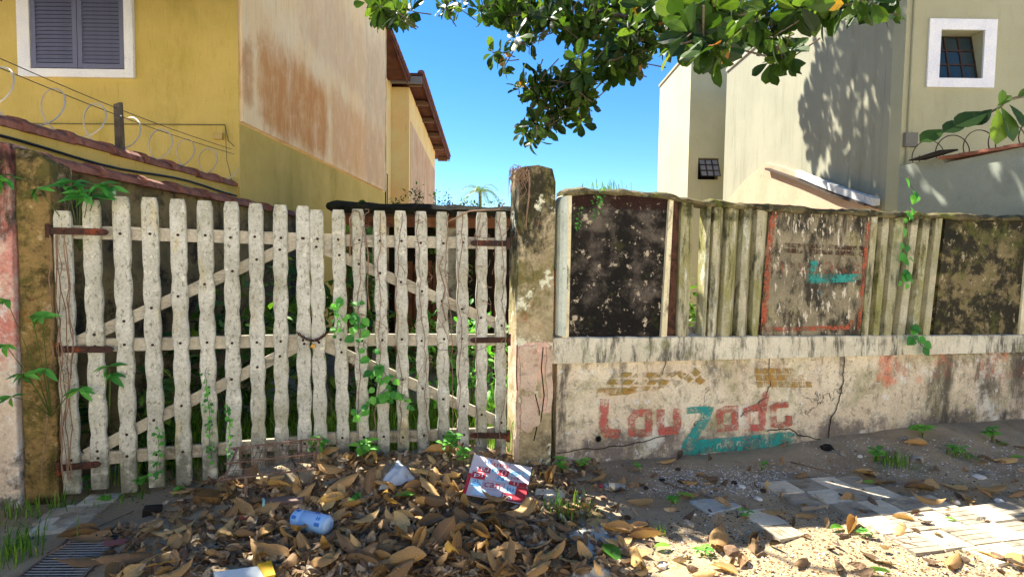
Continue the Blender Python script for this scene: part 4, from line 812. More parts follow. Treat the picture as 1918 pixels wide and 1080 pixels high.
# limbs
lim = MB(TB)
lim_paths = [
    ([TB + Vector((0, 0, -.2)), TB + Vector((.02, 0, 1.0)), TB + Vector((-.06, .05, 2.4)), TB + Vector((-.1, .15, 3.8)), TB + Vector((-.15, .3, 5.2)), TB + Vector((-.2, .5, 6.8))], [.24, .19, .17, .15, .11, .06]),
]
lim.tube(*lim_paths[0], 12); lim.build('trunk', M_bark, tree, smooth=True)
def limb(pts, rads, n=7):
    q = MB(TB); P = [Vector(p) for p in pts]; out = [P[0]]; rr = [rads[0]]
    for i in range(len(P) - 1):
        for k in range(1, 5): out.append(P[i].lerp(P[i + 1], k / 4) + (rdir() * .025 if k < 4 else Vector())); rr.append(lerp(rads[i], rads[i + 1], k / 4))
    q.tube(out, rr, n); q.build('limb', M_bark, tree, smooth=True)
J = TB + Vector((-.1, .15, 3.8)); J2 = TB + Vector((-.15, .3, 5.2))
limb([J, (4.4, 4.9, 5.6), (2.9, 5.6, 5.6), pxpt(1330, -50, 5.9), pxpt(1235, 40, 6.05), pxpt(1160, 100, 6.2), pxpt(1095, 155, 6.3), pxpt(1045, 195, 6.3), pxpt(1005, 255, 6.3)], [.11, .09, .07, .045, .03, .024, .018, .012, .006])
limb([pxpt(1235, 40, 6.05), pxpt(1130, 20, 6.4), pxpt(1040, 40, 6.5), pxpt(985, 75, 6.4), pxpt(942, 100, 6.4), pxpt(915, 95, 6.4)], [.025, .02, .014, .009, .006, .004])
limb([pxpt(1130, 20, 6.4), pxpt(1020, -8, 6.8), pxpt(930, 0, 6.9), pxpt(850, -15, 7.4)], [.02, .014, .01, .006])
limb([J2, (4.2, 4.4, 6.0), (2.6, 4.5, 5.2), pxpt(1420, -60, 4.5), pxpt(1350, 20, 4.2), pxpt(1310, 70, 3.9)], [.09, .07, .05, .03, .016, .006])
limb([pxpt(1420, -60, 4.5), pxpt(1430, 20, 4.7), pxpt(1450, 70, 4.7), pxpt(1465, 110, 4.7)], [.025, .015, .01, .005])
limb([J2, (4.4, 6.5, 7.4), (3.0, 8.8, 8.2), (1.9, 10.6, 8.6)], [.10, .08, .06, .03])
limb([(4.4, 6.5, 7.4), (2.6, 7.6, 7.6), (1.6, 8.6, 7.9)], [.06, .045, .02])
limb([J2, (3.0, 4.6, 6.4), (.2, 5.2, 5.6), (-1.2, 5.5, 5.0), pxpt(735, 5, 5.6)], [.07, .055, .04, .02, .008])
# the low sprig that reaches in from the right
SPY = 3.6
limb([TB + Vector((0, 0, 2.3)), (4.6, 3.9, 2.75), pxpt(1990, 150, SPY), pxpt(1918, 180, SPY), pxpt(1875, 200, SPY), pxpt(1820, 225, SPY), pxpt(1765, 245, SPY)], [.05, .03, .015, .010, .008, .006, .003])
sprig = []
def sleaf(a, b, wv_=0, size=None):
    A, B = pxpt(*a, SPY - .02), pxpt(*b, SPY - .05 + wv_); ax = B - A; blades.append((frame(ax, Vector((0, -.75, .65)).normalized()), A, size or ax.length, 0)); sprig.append(len(blades) - 1)
for a, b in (((1868, 203), (1872, 268)), ((1858, 205), (1822, 232)), ((1850, 210), (1790, 232)), ((1872, 200), (1880, 168)), ((1868, 200), (1895, 178)), ((1815, 226), (1768, 244)), ((1770, 243), (1725, 262)), ((1874, 200), (1905, 262)), ((1890, 196), (1922, 235)), ((1905, 185), (1925, 165))): sleaf(a, b)
# the 300 leaves that show largest are pieces of their own, the rest one mass
rank = []
for i, (m, P, s, k) in enumerate(blades):
    p = proj(P + m @ Vector((s * .5, 0, 0))); rank.append(((s / p[2] if (0 < p[0] < 1918 and 0 < p[1] < 1080 and p[2] > 0) else 0) + (1 if i in sprig else 0), i))
rank.sort(reverse=True); big = {i for _, i in rank[:300]}
crown = MB(TB)
for i, (m, P, s, k) in enumerate(blades):
    if i in big:
        o = bpy.data.objects.new('leaf', LV[k]); C.objects.link(o); o.parent = tree; o.matrix_local = Matrix.Translation(P - TB) @ (m @ Matrix.Scale(s, 3)).to_4x4()
    else:
        vs, fs = LG[k]; crown.add([P + m @ (v * s) for v in vs], fs)
tag(crown.build('crown', M_tleaf, tree, fix=False), kind='stuff')
tag(twigs.build('twigs', M_bark, tree, fix=False), kind='stuff')
# ------------------------------------------------------------------ unseen second tree, added left of the picture to shade the footpath
T2 = Vector((-6.0, 2.6, 0)); added_tree = thing('almond_tree', 'second tree added outside the left edge to shade the footpath', 'tree', T2)
q = MB(T2); q.tube([T2 + Vector((0, 0, -.2)), T2 + Vector((.03, .1, 1.5)), T2 + Vector((.2, .4, 3.2)), T2 + Vector((.8, 1.2, 4.8))], [.22, .17, .14, .08], 12); q.build('trunk', M_bark, added_tree, smooth=True)
blades2 = blades; blades = []; n0 = 0; tries = 0
while n0 < 330 and tries < 9000:
    tries += 1; gx, gy = random.uniform(-4.2, .95), random.uniform(1.5, 4.15)
    if gx > .55 + .35 * nz(gx, gy, 2, 1.7) or (gx > .08 and gy > 3.2): continue
    P = Vector((gx, gy, 0)) + SUN * (random.uniform(4.3, 6.4) / SUN.z); p = proj(P)
    if (-60 < p[0] < 1980 and p[1] > -35) or (P.y > 6.1): continue
    rosette(P, rdir() + Vector((0, 0, .4)), 7, .24); n0 += 1
q = MB(T2)
for (m, P, s, k) in blades: q.add([P + m @ (v * s) for v in LG[k][0]], LG[k][1])
tag(q.build('crown', M_tleaf, added_tree, fix=False), kind='stuff')
for e_ in ((-4.6, 5.2, 5.6), (-2.6, 5.0, 5.4), (-5.6, 4.4, 5.8), (-3.2, 4.2, 5.2)):
    q = MB(T2); A = T2 + Vector((.2, .4, 3.2)); B = Vector(e_); q.tube([A, A.lerp(B, .5) + Vector((0, 0, .3)), B], [.08, .05, .02], 7); q.build('limb', M_bark, added_tree, smooth=True)
# ------------------------------------------------------------------ palm and the green behind
M_palm = leafmat('palm_leaf', [(0, '4c6a2a'), (.5, '6b8836'), (1, '93a44a')], .3)
pb = pxpt(899, 420, 38); pb.z = 0
palm = thing('palm_tree', 'small far palm tree seen above the shed roof', 'palm tree', pb)
ptop = pxpt(899, 358, 38)
MB(pb).tube([pb, pb.lerp(ptop, .5) + Vector((.06, 0, 0)), ptop], [.16, .12, .10], 8).build('trunk', M_bark, palm)
for k in range(17):
    a = 2 * math.pi * k / 17 + random.uniform(-.15, .15); el = random.uniform(.25, 1.25); Lf = random.uniform(1.5, 1.95); q = MB(pb); P = []
    for j in range(9):
        t = j / 8; P.append(ptop + Vector((math.cos(a), math.sin(a), 0)) * Lf * t * math.cos(el * .6) + Vector((0, 0, Lf * (math.sin(el) * t - .95 * t * t))))
    q.tube(P, [.02 * (1 - .08 * j) for j in range(9)], 4)
    for j in range(1, 9):
        d = (P[j] - P[j - 1]).normalized(); s = d.cross(Vector((0, 0, 1))).normalized()
        for sg in (-1, 1):
            for h in (0, .5):
                c = P[j - 1].lerp(P[j], h); e_ = c + (s * sg * .42 + d * .28 + Vector((0, 0, -.12))) * (1.1 - .07 * j); q.add([c, c + d * .05, e_], [(0, 1, 2)])
    q.build('frond', M_palm, palm, fix=False)
M_bush = leafmat('bush_leaf', [(0, '1f3a14'), (.4, '35591d'), (.8, '557a28'), (1, '86a03c')], .35, gain=1.3)
M_weed = leafmat('weed_leaf', [(0, '3f7a2c'), (.5, '589a38'), (1, '7cb848')], .35, gain=1.3)
M_stem = plain('green_stem', '55632c', .8)
def bush(label, c, rx, ry, rz, n, ls, group=None, mat=None, stems=6, name='bush'):
    c = Vector(c); gz = c.z; t = thing(name, label, 'bush', c, 0, group); q = MB(c)
    lm = leaf_mesh('tmp', 1, .42, .45, .25, .25, 3, 1, .02, 3); vs, fs = mesh_geo(lm); bpy.data.meshes.remove(lm)
    cl = [Vector((random.uniform(-1, 1), random.uniform(-1, 1), random.uniform(.1, 1))) for _ in range(max(5, n // 45))]
    for _ in range(n):
        k = random.choice(cl); p = k + rdir() * random.uniform(.05, .42); P = c + Vector((p.x * rx, p.y * ry, abs(p.z) * rz))
        ax = (rdir() + Vector((p.x, p.y, .2))).normalized(); m = frame(ax, (Vector((0, 0, 1)) + rdir() * .7).normalized()); s = ls * random.uniform(.6, 1.3)
        q.add([P + m @ (v * s) for v in vs], fs)
    q.build('foliage', mat or M_bush, t, fix=False)
    q = MB(c)
    for _ in range(stems): 
        k = random.choice(cl); q.tube([c + Vector((random.uniform(-.2, .2) * rx, random.uniform(-.2, .2) * ry, -.03)), c + Vector((k.x * rx * .5, k.y * ry * .5, k.z * rz * .5)), c + Vector((k.x * rx, k.y * ry, k.z * rz))], [.012, .008, .004], 5)
    q.build('stem', M_stem, t, fix=False); return t
bush('dark leafy shrub under the mossy side wall behind the left gate leaf', (-2.35, 5.0, 0), .55, .5, 1.15, 620, .13, 'shrubs in the plot')
bush('tall dark shrub behind the middle pickets where the gate leaves meet', (-1.75, 5.6, 0), .55, .45, 1.6, 640, .14, 'shrubs in the plot')
bush('shrub with small leaves behind the right gate leaf below the shed', (-1.05, 5.7, 0), .5, .4, .85, 560, .10, 'shrubs in the plot')
bush('bright sunlit weed clump beside the tall gate post behind the gate', (-.42, 5.35, 0), .42, .4, .95, 640, .10, 'shrubs in the plot', M_weed)
bush('green shrub growing inside the shed opening', (-.95, 8.0, 0), .35, .4, 1.85, 420, .10, 'shrubs in the plot')
bush('green shrub seen through the gap between the wall fins', (1.75, 6.6, 0), .5, .6, 1.5, 420, .12, 'shrubs in the plot')
bush('low shrub at the foot of the left gate leaf by the brown post', (-2.75, 4.2, 0), .25, .3, .7, 220, .11, 'shrubs in the plot')
for (px, Y, h, lab) in ((770, 8.2, .30, 'leafy tuft on the shed roof before the yellow house'), (815, 8.6, .34, 'middle leafy tuft on the shed roof'), (865, 8.3, .18, 'low leafy tuft on the shed roof left of the palm'), (930, 8.6, .20, 'sparse tuft on the shed roof beside the gate post')):
    P = pxpt(px, 384, Y); P.z = 2.29; bush(lab, P, .30, .15, h, 110, .055, 'tufts on the shed roof', M_bush, 4, 'roof_tuft')
bush('distant green tree line between the houses', (-3, 45, 0), 7, 3, 4.4, 900, .5, None, M_bush, 6, 'tree_line')
# grass in the plot
M_grass = leafmat('grass_blade', [(0, '3f6a22'), (.5, '5f8f2e'), (1, '96b244')], .35)
def grass(mb, P, n, h, sp):
    for _ in range(n):
        a = random.uniform(0, 6.28); b = P + Vector((random.gauss(0, sp), random.gauss(0, sp), 0)); l = h * random.uniform(.5, 1.15); ln = random.uniform(.15, .75); d = Vector((math.cos(a), math.sin(a), 0)); s = Vector((-d.y, d.x, 0)) * .0035 * (1 + h)
        m1 = b + Vector((0, 0, l * .55)) + d * l * ln * .25; tp = b + Vector((0, 0, l * (1 - .3 * ln))) + d * l * ln * .8; mb.add([b - s, b + s, m1 + s * .8, m1 - s * .8, tp], [(0, 1, 2, 3), (3, 2, 4)])
q = MB()
for _ in range(420):
    u = random.uniform(-2.9, .1); v = random.uniform(.15, 1.6); P = W(u, v, 0); P.z = g(P.x, P.y) - .01; grass(q, P, 9, random.uniform(.15, .5), .06)
for _ in range(140):
    u = random.uniform(.3, 5); v = random.uniform(.3, 2.0); P = W(u, v, 0); P.z = g(P.x, P.y) - .01; grass(q, P, 7, random.uniform(.2, .6), .08)
tag(q.build('tall_grass', M_grass, None, fix=False), 'tall green grass covering the plot behind the gate and wall', 'grass', kind='stuff')
# ------------------------------------------------------------------ vines and ivy
M_ivy = leafmat('ivy_leaf', [(0, '2f6a2c'), (.5, '4a8f3a'), (1, '6fb04a')], .35, gain=1.3)
IV = leaf_mesh('ivy', 1, .85, .4, .18, .18, 4, 1, .03, 5); IVG = mesh_geo(IV)
LN = leaf_mesh('lance', 1, .34, .42, .2, .35, 6, 1, .015, 8); LNG = mesh_geo(LN)
def put_leaf(mb, G, P, ax, size, up=None):
    m = frame(ax, up or (Vector((0, -.8, .6)) + rdir() * .5).normalized()); mb.add([P + m @ (v * size) for v in G[0]], G[1])
def leafobjs(parent, me, mat, items, nm='leaf'):
    if not me.materials: me.materials.append(mat)
    for (P, ax, size, up) in items:
        o = bpy.data.objects.new(nm, me); C.objects.link(o); o.parent = parent; o.matrix_world = Matrix.Translation(P) @ (frame(ax, up) @ Matrix.Scale(size, 3)).to_4x4(); o.matrix_parent_inverse = Matrix(); o.matrix_local = Matrix.Translation(P - parent.location) @ (frame(ax, up) @ Matrix.Scale(size, 3)).to_4x4()
def vine(name, label, pxs, v, r, leaves, size, me, mat, cat='vine', spread=16, group=None, smat=None, zz=None, down=.5):
    P = [wv(a, b, v) for a, b in pxs]; t = thing(name, label, cat, P[0], 0, group)
    pts = []
    for i in range(len(P) - 1):
        for k in range(4): pts.append(P[i].lerp(P[i + 1], k / 4) + rdir() * .008)
    pts.append(P[-1]); q = MB(t.location); q.tube(pts, r, 5); q.build('stem', smat or M_stem, t, smooth=True)
    items = []
    for k in range(leaves):
        i = random.randrange(len(pxs) - 1); f_ = random.random(); a = lerp(pxs[i][0], pxs[i + 1][0], f_) + random.uniform(-spread, spread); b = lerp(pxs[i][1], pxs[i + 1][1], f_) + random.uniform(-spread, spread) * .6
        c = wv(a, b, v - random.uniform(.0, .04)); ax = (EU * random.uniform(-1, 1) + Vector((0, 0, -down + random.uniform(-.5, .5))) - EV * .4).normalized(); items.append((c, ax, size * random.uniform(.6, 1.25), (-EV * .8 + Vector((0, 0, .5)) + rdir() * .35).normalized()))
    leafobjs(t, me, mat, items); return t
vine('ivy', 'green ivy trailing down the middle of the right gate leaf', [(655, 560), (668, 600), (680, 640), (690, 668), (712, 690), (735, 715), (700, 752), (668, 775)], -.05, .0025, 46, .062, IV, M_ivy, 'ivy', 18)
vine('ivy', 'short bright ivy shoot on the second picket of the right gate leaf', [(640, 560), (630, 590), (640, 615), (632, 625)], -.05, .002, 16, .045, IV, M_ivy, 'ivy', 9)
vine('ivy', 'ivy spray crossing the pickets below the gate chain', [(700, 752), (740, 735), (770, 745), (780, 770)], -.05, .002, 18, .055, IV, M_ivy, 'ivy', 14)
vine('creeper', 'small creeper climbing the sixth picket of the left gate leaf', [(385, 690), (388, 740), (392, 800), (395, 860)], -.05, .002, 40, .026, IV, M_ivy, 'ivy', 8)
vine('creeper', 'small creeper climbing the seventh picket of the left gate leaf', [(427, 760), (430, 810), (428, 860)], -.05, .002, 24, .026, IV, M_ivy, 'ivy', 6)
vine('creeper', 'small creeper on the fourth picket of the left gate leaf near the ground', [(296, 800), (300, 850), (290, 895)], -.05, .002, 26, .03, IV, M_ivy, 'ivy', 9)
HEART = leaf_mesh('heart', 1, .8, .36, .15, .2, 4, 1, .01, 9)
vine('hanging_vine', 'green heart-leaved vine hanging over the street wall fins', [(1700, 330), (1712, 360), (1705, 392), (1700, 420), (1697, 460), (1700, 500), (1696, 528)], -.075, .0025, 24, .085, HEART, M_ivy, 'vine', 9, down=1.0)
vine('hanging_vine', 'small heart-leaved shoot resting on the wall ledge', [(1708, 600), (1712, 628), (1722, 642), (1730, 650)], -.07, .0025, 9, .10, HEART, M_ivy, 'vine', 9, down=.6)
vine('creeper', 'tiny creeper on the black stained wall panel', [(1122, 352), (1120, 385), (1116, 410)], -.03, .0015, 30, .022, IV, M_ivy, 'ivy', 10)
vine('creeper', 'tiny creeper patch at the left of the black wall panel', [(1090, 385), (1082, 405), (1080, 428)], -.03, .0015, 18, .02, IV, M_ivy, 'ivy', 7)
# dry vines wound round the right leaf
dv = thing('dry_vine', 'dry brown vine stems wound around the right gate leaf', 'vine', wv(800, 850, -.04))
for (cx, n) in ((675, 16), (715, 11), (752, 5), (793, 13), (832, 18), (868, 12), (905, 12), (938, 9)):
    q = MB(dv.location)
    for _ in range(n):
        y = random.uniform(400, 690); x = cx + random.uniform(-12, 12); P = []
        dx = random.choice((-1, 1)) * random.uniform(1.5, 5); dy = random.uniform(-3, 7)
        for k in range(random.randint(5, 11)):
            x += dx + random.uniform(-2.5, 2.5); y += dy + random.uniform(-3, 3)
            if abs(x - cx) > 17: dx = -dx; x += dx * 1.5
            P.append(wv(x, max(392, y), -.034 - .012 * random.random()))
        q.tube(P, random.uniform(.0010, .0024), 4)
    P = []; x = cx + random.uniform(-8, 8)
    for y in range(400, 845, 18): x += random.uniform(-4.5, 4.5); x = min(max(x, cx - 14), cx + 16); P.append(wv(x, y, -.040 - .01 * random.random()))
    q.tube(P, .0032, 5); tag(q.build('stem', M_root, dv, fix=False), kind='stuff')
for pts in ([(655, 480), (657, 440), (655, 410), (662, 394), (672, 396), (676, 410)], [(683, 430), (690, 480), (688, 540), (692, 580)], [(830, 480), (822, 500), (834, 540), (828, 570), (835, 600)], [(840, 415), (880, 395), (935, 392), (945, 380)]):
    q = MB(dv.location); q.tube([wv(a, b, -.045) for a, b in pts], .0055, 6); q.build('thick_stem', M_root, dv, smooth=True)
# lance-leaved plants at the left post
def lance(name, label, origin, tips, sz, mat=None, cat='plant'):
    O = Vector(origin); t = thing(name, label, cat, O); items = []
    for tp in tips:
        T = Vector(tp); mid = O.lerp(T, .5) + Vector((0, 0, .03)); q = MB(O); q.tube([O, mid, T], [.004, .003, .002], 5); q.build('stem', M_stem, t, smooth=True)
        for k in range(random.randint(5, 7)):
            a = random.uniform(0, 6.28); ax = (Vector((math.cos(a), -.35 + .5 * math.sin(a), -.25 + .45 * math.sin(a * 1.7)))).normalized(); items.append((T, ax, sz * random.uniform(.7, 1.25), (Vector((0, -.55, .8)) + rdir() * .3).normalized()))
    leafobjs(t, LN, mat or M_weed, items); return t
lance('climbing_plant', 'leafy plant with glossy lance leaves on top of the first gate pickets', wv(150, 470, .06), [wv(150, 360, -.08), wv(185, 345, -.1), wv(128, 350, -.06), wv(205, 350, -.08), wv(165, 370, -.1), wv(70, 352, -.12), wv(140, 340, -.02)], .125, M_ivy)
lance('climbing_plant', 'bright lance-leaved sprig reaching across the pink wall', wv(96, 780, -.06), [wv(78, 592, -.14), wv(60, 590, -.14), wv(45, 700, -.16), wv(85, 690, -.14), wv(150, 727, -.12), wv(22, 742, -.2), wv(10, 645, -.22), wv(12, 560, -.2)], .095)
lance('climbing_plant', 'few broad leaves between the second and third gate pickets', wv(205, 800, .03), [wv(205, 685, -.06), wv(208, 700, -.05)], .11, M_ivy)
lance('climbing_plant', 'small sprig above the pink wall at the upper left edge', wv(5, 300, -.1), [wv(12, 335, -.12), wv(-10, 330, -.12)], .11)
lv = thing('dry_vine', 'thin dry vine hanging down the brown gate post and first picket', 'vine', wv(110, 880, -.04)); q = MB(lv.location)
for x0 in (100, 112, 120, 92, 125, 106):
    P = []; x = x0
    for y in range(440, 920, 20): x += random.uniform(-5, 6); x = min(max(x, x0 - 14), x0 + 22); P.append(wv(x, y, -.05 - .02 * random.random()))
    q.tube(P, random.uniform(.0018, .0045), 5)
for _ in range(26):
    x, y = random.uniform(88, 130), random.uniform(480, 860); P = []
    for k in range(7): P.append(wv(x, y, -.05 - .02 * random.random())); x += random.uniform(-9, 9); y += random.uniform(-4, 12)
    q.tube(P, .0014, 4)
q.build('stem', M_root, lv, fix=False)
# ------------------------------------------------------------------ paving left on the footpath
def tile_mesh(nm, Lt, th=.03):
    q = MB(); n = 4; wv_ = Lt / n
    q.box(0, Lt, 0, Lt, 0, th - .007)
    for k in range(n): q.box(.001, Lt - .001, k * wv_ + .003, (k + 1) * wv_ - .003, th - .0072, th)
    return q.mesh(nm)
M_tw = weather('pale_paver', 'b3a995', 'c9bfa9', 5, [dict(c='6f6556', sc=6, lo=.52, hi=.66, k=.7), dict(c='a58a5c', sc=3, lo=.58, hi=.7, k=.6)], bsc=60, jit=True, gain=1.25)
M_td = weather('grey_paver', '857c6c', '9a8f7c', 5, [dict(c='453f37', sc=6, lo=.52, hi=.66, k=.7), dict(c='8d7a58', sc=3, lo=.56, hi=.7, k=.6)], bsc=60, jit=True, gain=1.3)
TL = .205
tm = [tile_mesh('paver', TL), tile_mesh('paver', TL)]; tm[0].materials.append(M_tw); tm[1].materials.append(M_td)
pA = gnd(1552, 948); pav = bpy.data.objects.new('pavement', None); C.objects.link(pav); pav.location = pA; pav.empty_display_size = .1
tag(pav, 'checkered grooved paving left on the footpath', kind='structure')
def inside(p, poly):
    r = False; x, y = p
    for (x0, y0), (x1, y1) in zip(poly, poly[1:] + poly[:1]):
        if (y0 > y) != (y1 > y) and x < (x1 - x0) * (y - y0) / (y1 - y0) + x0: r = not r
    return r
poly = [(1455, 903), (1530, 893), (1620, 905), (1710, 928), (1790, 950), (1935, 955), (1990, 1080), (1880, 1050), (1800, 1012), (1700, 1022), (1600, 980), (1545, 955), (1480, 942)]
def put_tile(P, rz, k, tilt=.03, dz=0.0):
    o = bpy.data.objects.new('paver', tm[k]); C.objects.link(o); o.parent = pav; o.location = Vector((P.x, P.y, g(P.x, P.y) - .012 + dz)) - pA; o.rotation_euler = (random.uniform(-tilt, tilt), random.uniform(-tilt, tilt), rz)
tiles = []
for i in range(-9, 16):
    for j in range(-8, 9):
        P = pA + EU * (i * (TL + .004)) + EV * (j * (TL + .004)); c = P + (EU + EV) * TL / 2; p = proj(c)
        if inside((p[0], p[1]), poly): put_tile(P, TH, (i + j) % 2, .018); tiles.append(c)
for (px, py, rz, k) in ((1428, 990, .35, 0), (60, 985, .2, 1), (92, 975, .2, 0), (120, 968, .2, 1), (135, 957, .18, 0), (48, 1005, .25, 0), (82, 1000, .22, 1), (1000, 940, -.1, 0), (1410, 985, -1.2, 1), (1870, 1062, .3, 0)):
    put_tile(gnd(px, py), rz, k, .05)
# broken slabs
M_conc = weather('broken_concrete', '8f938f', 'a9aaa2', 4, [dict(c='5c5b55', sc=5, lo=.5, hi=.66, k=.7), dict(c='c4bda8', sc=8, lo=.6, hi=.68, k=.6)], bsc=40, bump=.8, gain=1.3)
def slabpoly(label, pts, th, mat, name='concrete_slab', cat='slab', lift=-.01):
    P = [gnd(*p) for p in pts]; c = sum(P, Vector()) / len(P); t = MB(c)
    t.prism([(p.x, p.y, p.z) for p in P], lambda x, y, z: (x, y, z + lift), lambda x, y, z: (x, y, z + lift + th)); o = t.build(name, mat, None, bevel=.006); o.location = c; return tag(o, label, cat)
slabpoly('bluish broken concrete slab among leaves at the bottom centre', [(1065, 1005), (1110, 985), (1160, 1000), (1180, 1030), (1120, 1045), (1075, 1035)], .03, M_conc)
slabpoly('pale sunlit patch of sandy ground at the bottom edge', [(1238, 1070), (1252, 1052), (1290, 1038), (1322, 1030), (1352, 1044), (1378, 1058), (1392, 1085), (1340, 1098), (1300, 1100), (1240, 1098)], .012, weather('sandy_patch', 'a8946e', 'c0ac84', 6, [dict(c='7a6644', sc=8, lo=.52, hi=.62, k=.7), dict(c='5a4c38', sc=20, lo=.56, hi=.64, k=.7)], bsc=40, bump=.9))  # thin raised plate stands for a smooth patch of sandy ground
slabpoly('small striped stone fragment beside the grass by the post', [(1018, 930), (1060, 925), (1085, 940), (1040, 945)], .02, M_tw, 'stone_fragment', 'stone')
slabpoly('flat grey slab fragment in the middle of the footpath', [(1290, 940), (1350, 935), (1390, 950), (1330, 965)], .025, M_conc, 'stone_fragment', 'stone')
# ------------------------------------------------------------------ stones, gravel
def rock(nm, r, mat, label, px, py, fl=.6, cat='stone', group=None):
    P = gnd(px, py); bm = bmesh.new(); bmesh.ops.create_icosphere(bm, subdivisions=2, radius=1); sd = random.uniform(0, 50)
    a, b = random.uniform(.75, 1.25), random.uniform(.75, 1.2)
    for v in bm.verts: k = 1 + .45 * noise.noise(v.co * 1.3 + Vector((sd, 0, 0))); v.co = Vector((v.co.x * r * a * k, v.co.y * r * b * k, v.co.z * r * fl * k))
    me = bpy.data.meshes.new(nm); bm.to_mesh(me); bm.free(); o = mk(nm, me, mat, None); o.location = P + Vector((0, 0, r * fl * .35)); o.rotation_euler = (0, 0, random.uniform(0, 6)); return tag(o, label, cat, group)
M_st = weather('grey_stone', '7f7a70', 'a39c8e', 8, [dict(c='4f4a42', sc=14, lo=.52, hi=.66, k=.7)], bsc=60, jit=True); M_sw = weather('white_stone', 'cfcac0', 'e2ddd2', 8, [dict(c='8f887c', sc=14, lo=.55, hi=.68, k=.6)], bsc=60, jit=True)
for (px, py, r, m_, lab, fl) in ((1717, 862, .055, M_st, 'large grey-green stone beside the grass at the wall', .6), (1834, 894, .038, M_sw, 'white square stone on the soil near the pavers', .5), (1611, 856, .025, M_sw, 'white pebble left of the grass tuft at the wall', .6), (1695, 822, .03, M_st, 'left stone of the little heap against the wall', .7), (1720, 825, .04, M_sw, 'flat pale stone in the heap against the wall', .5), (1575, 850, .03, M_st, 'rounded stone at the foot of the wall crack', .7), (1660, 940, .025, M_sw, 'white pebble beyond the far pavers', .6), (1790, 942, .03, M_sw, 'pale pebble between two dry leaves by the pavers', .6), (1872, 940, .028, M_sw, 'white pebble right of the dry leaf by the pavers', .6), (1850, 888, .05, M_st, 'long grey stone behind the white square stone', .35), (1110, 1075, .085, M_st, 'round pale stone half cut by the bottom edge', .35), (1240, 1062, .03, M_sw, 'white pebble beside the upright dry leaf', .7), (1370, 1035, .045, plain('brown_stone', '8a6f56', .9, .4), 'brown lump next to the folded dry leaf', .7), (1390, 912, .02, M_sw, 'small white pebble in the gravel strip', .7), (1420, 935, .025, M_sw, 'white pebble left of the sunlit leaf', .6), (1130, 990, .04, M_st, 'dark stone beside the bluish slab', .7), (250, 985, .02, M_sw, 'tiny pale pebble on bare soil at the left', .6), (1550, 840, .05, plain('black_lump', '221d19', .95), 'black lump at the foot of the wall below the crack', .6), (640, 985, .02, M_sw, 'small pale pebble right of the blue bottle', .7), (1300, 905, .025, plain('dark_nut', '2a2320', .8), 'dark round lump on the gravel by the wall', .7)):
    rock('stone', r, m_, lab, px, py, fl)
for k, (px, py) in enumerate(((465, 1045), (1000, 935), (905, 945), (985, 1030), (385, 1055), (1175, 970), (1210, 915), (1375, 905), (1270, 880), (1240, 900), (350, 940), (640, 1020), (1155, 985), (1430, 920), (1330, 1010), (560, 1060), (760, 1010), (880, 1010), (1050, 1020))):
    rock('almond_nut', .021, plain('nut_%d' % k, ('2c2826', '3a2c24', '4a3628')[k % 3], .7), 'small dark dry almond nut among the fallen leaves', px, py, .75, 'nut', 'fallen almond nuts')
def scatter(label, name, mat, n, region, smin, smax, flat=.6):
    q = MB(); tet = [(1, 0, -.5), (-.5, .86, -.5), (-.5, -.86, -.5), (.35, .25, .6), (-.4, .1, .5)]; fs = [(2, 1, 0), (0, 1, 3), (1, 4, 3), (1, 2, 4), (2, 0, 3, 4)]
    for _ in range(n):
        px, py = region(); P = gnd(px, py); s = random.uniform(smin, smax) * random.choice((.5, .7, 1)); a = random.uniform(0, 6.28); ca, sa = math.cos(a), math.sin(a); e1, e2 = random.uniform(.6, 1.2), random.uniform(.6, 1.2)
        q.add([P + Vector(((x * ca * e1 - y * sa * e2) * s, (x * sa * e1 + y * ca * e2) * s, z * s * flat + s * .2)) for x, y, z in tet], fs)
    return tag(q.build(name, mat, None, fix=False), label, name, kind='stuff')
def grav_mat(nm, stops):
    m = NM(nm, .9, .3); return m.fin(m.ramp(m.rnd(), [(p, hx(c)) for p, c in stops]))
def reg(*boxes):
    def f(): 
        x0, x1, y0, y1 = random.choice(boxes); return random.uniform(x0, x1), random.uniform(y0, y1)
    return f
scatter('loose pale gravel strewn over the footpath', 'gravel', grav_mat('gravel', [(0, '6a655e'), (.4, '9c968c'), (.7, 'c9c4ba'), (1, 'e8e4dc')]), 7500, reg((1060, 1918, 860, 1080), (1200, 1520, 870, 930), (1230, 1480, 880, 920), (1500, 1918, 820, 900), (1240, 1918, 960, 1080)), .004, .014)
scatter('brown crumbs of soil and broken leaf on the footpath', 'crumbs', grav_mat('crumbs', [(0, '2a221a'), (.4, '4f3e2c'), (.8, '8a6a42'), (1, 'b08a58')]), 8000, reg((0, 1918, 860, 1080), (1250, 1918, 900, 1080), (300, 1200, 860, 1080), (1250, 1918, 960, 1080)), .004, .014, .4)
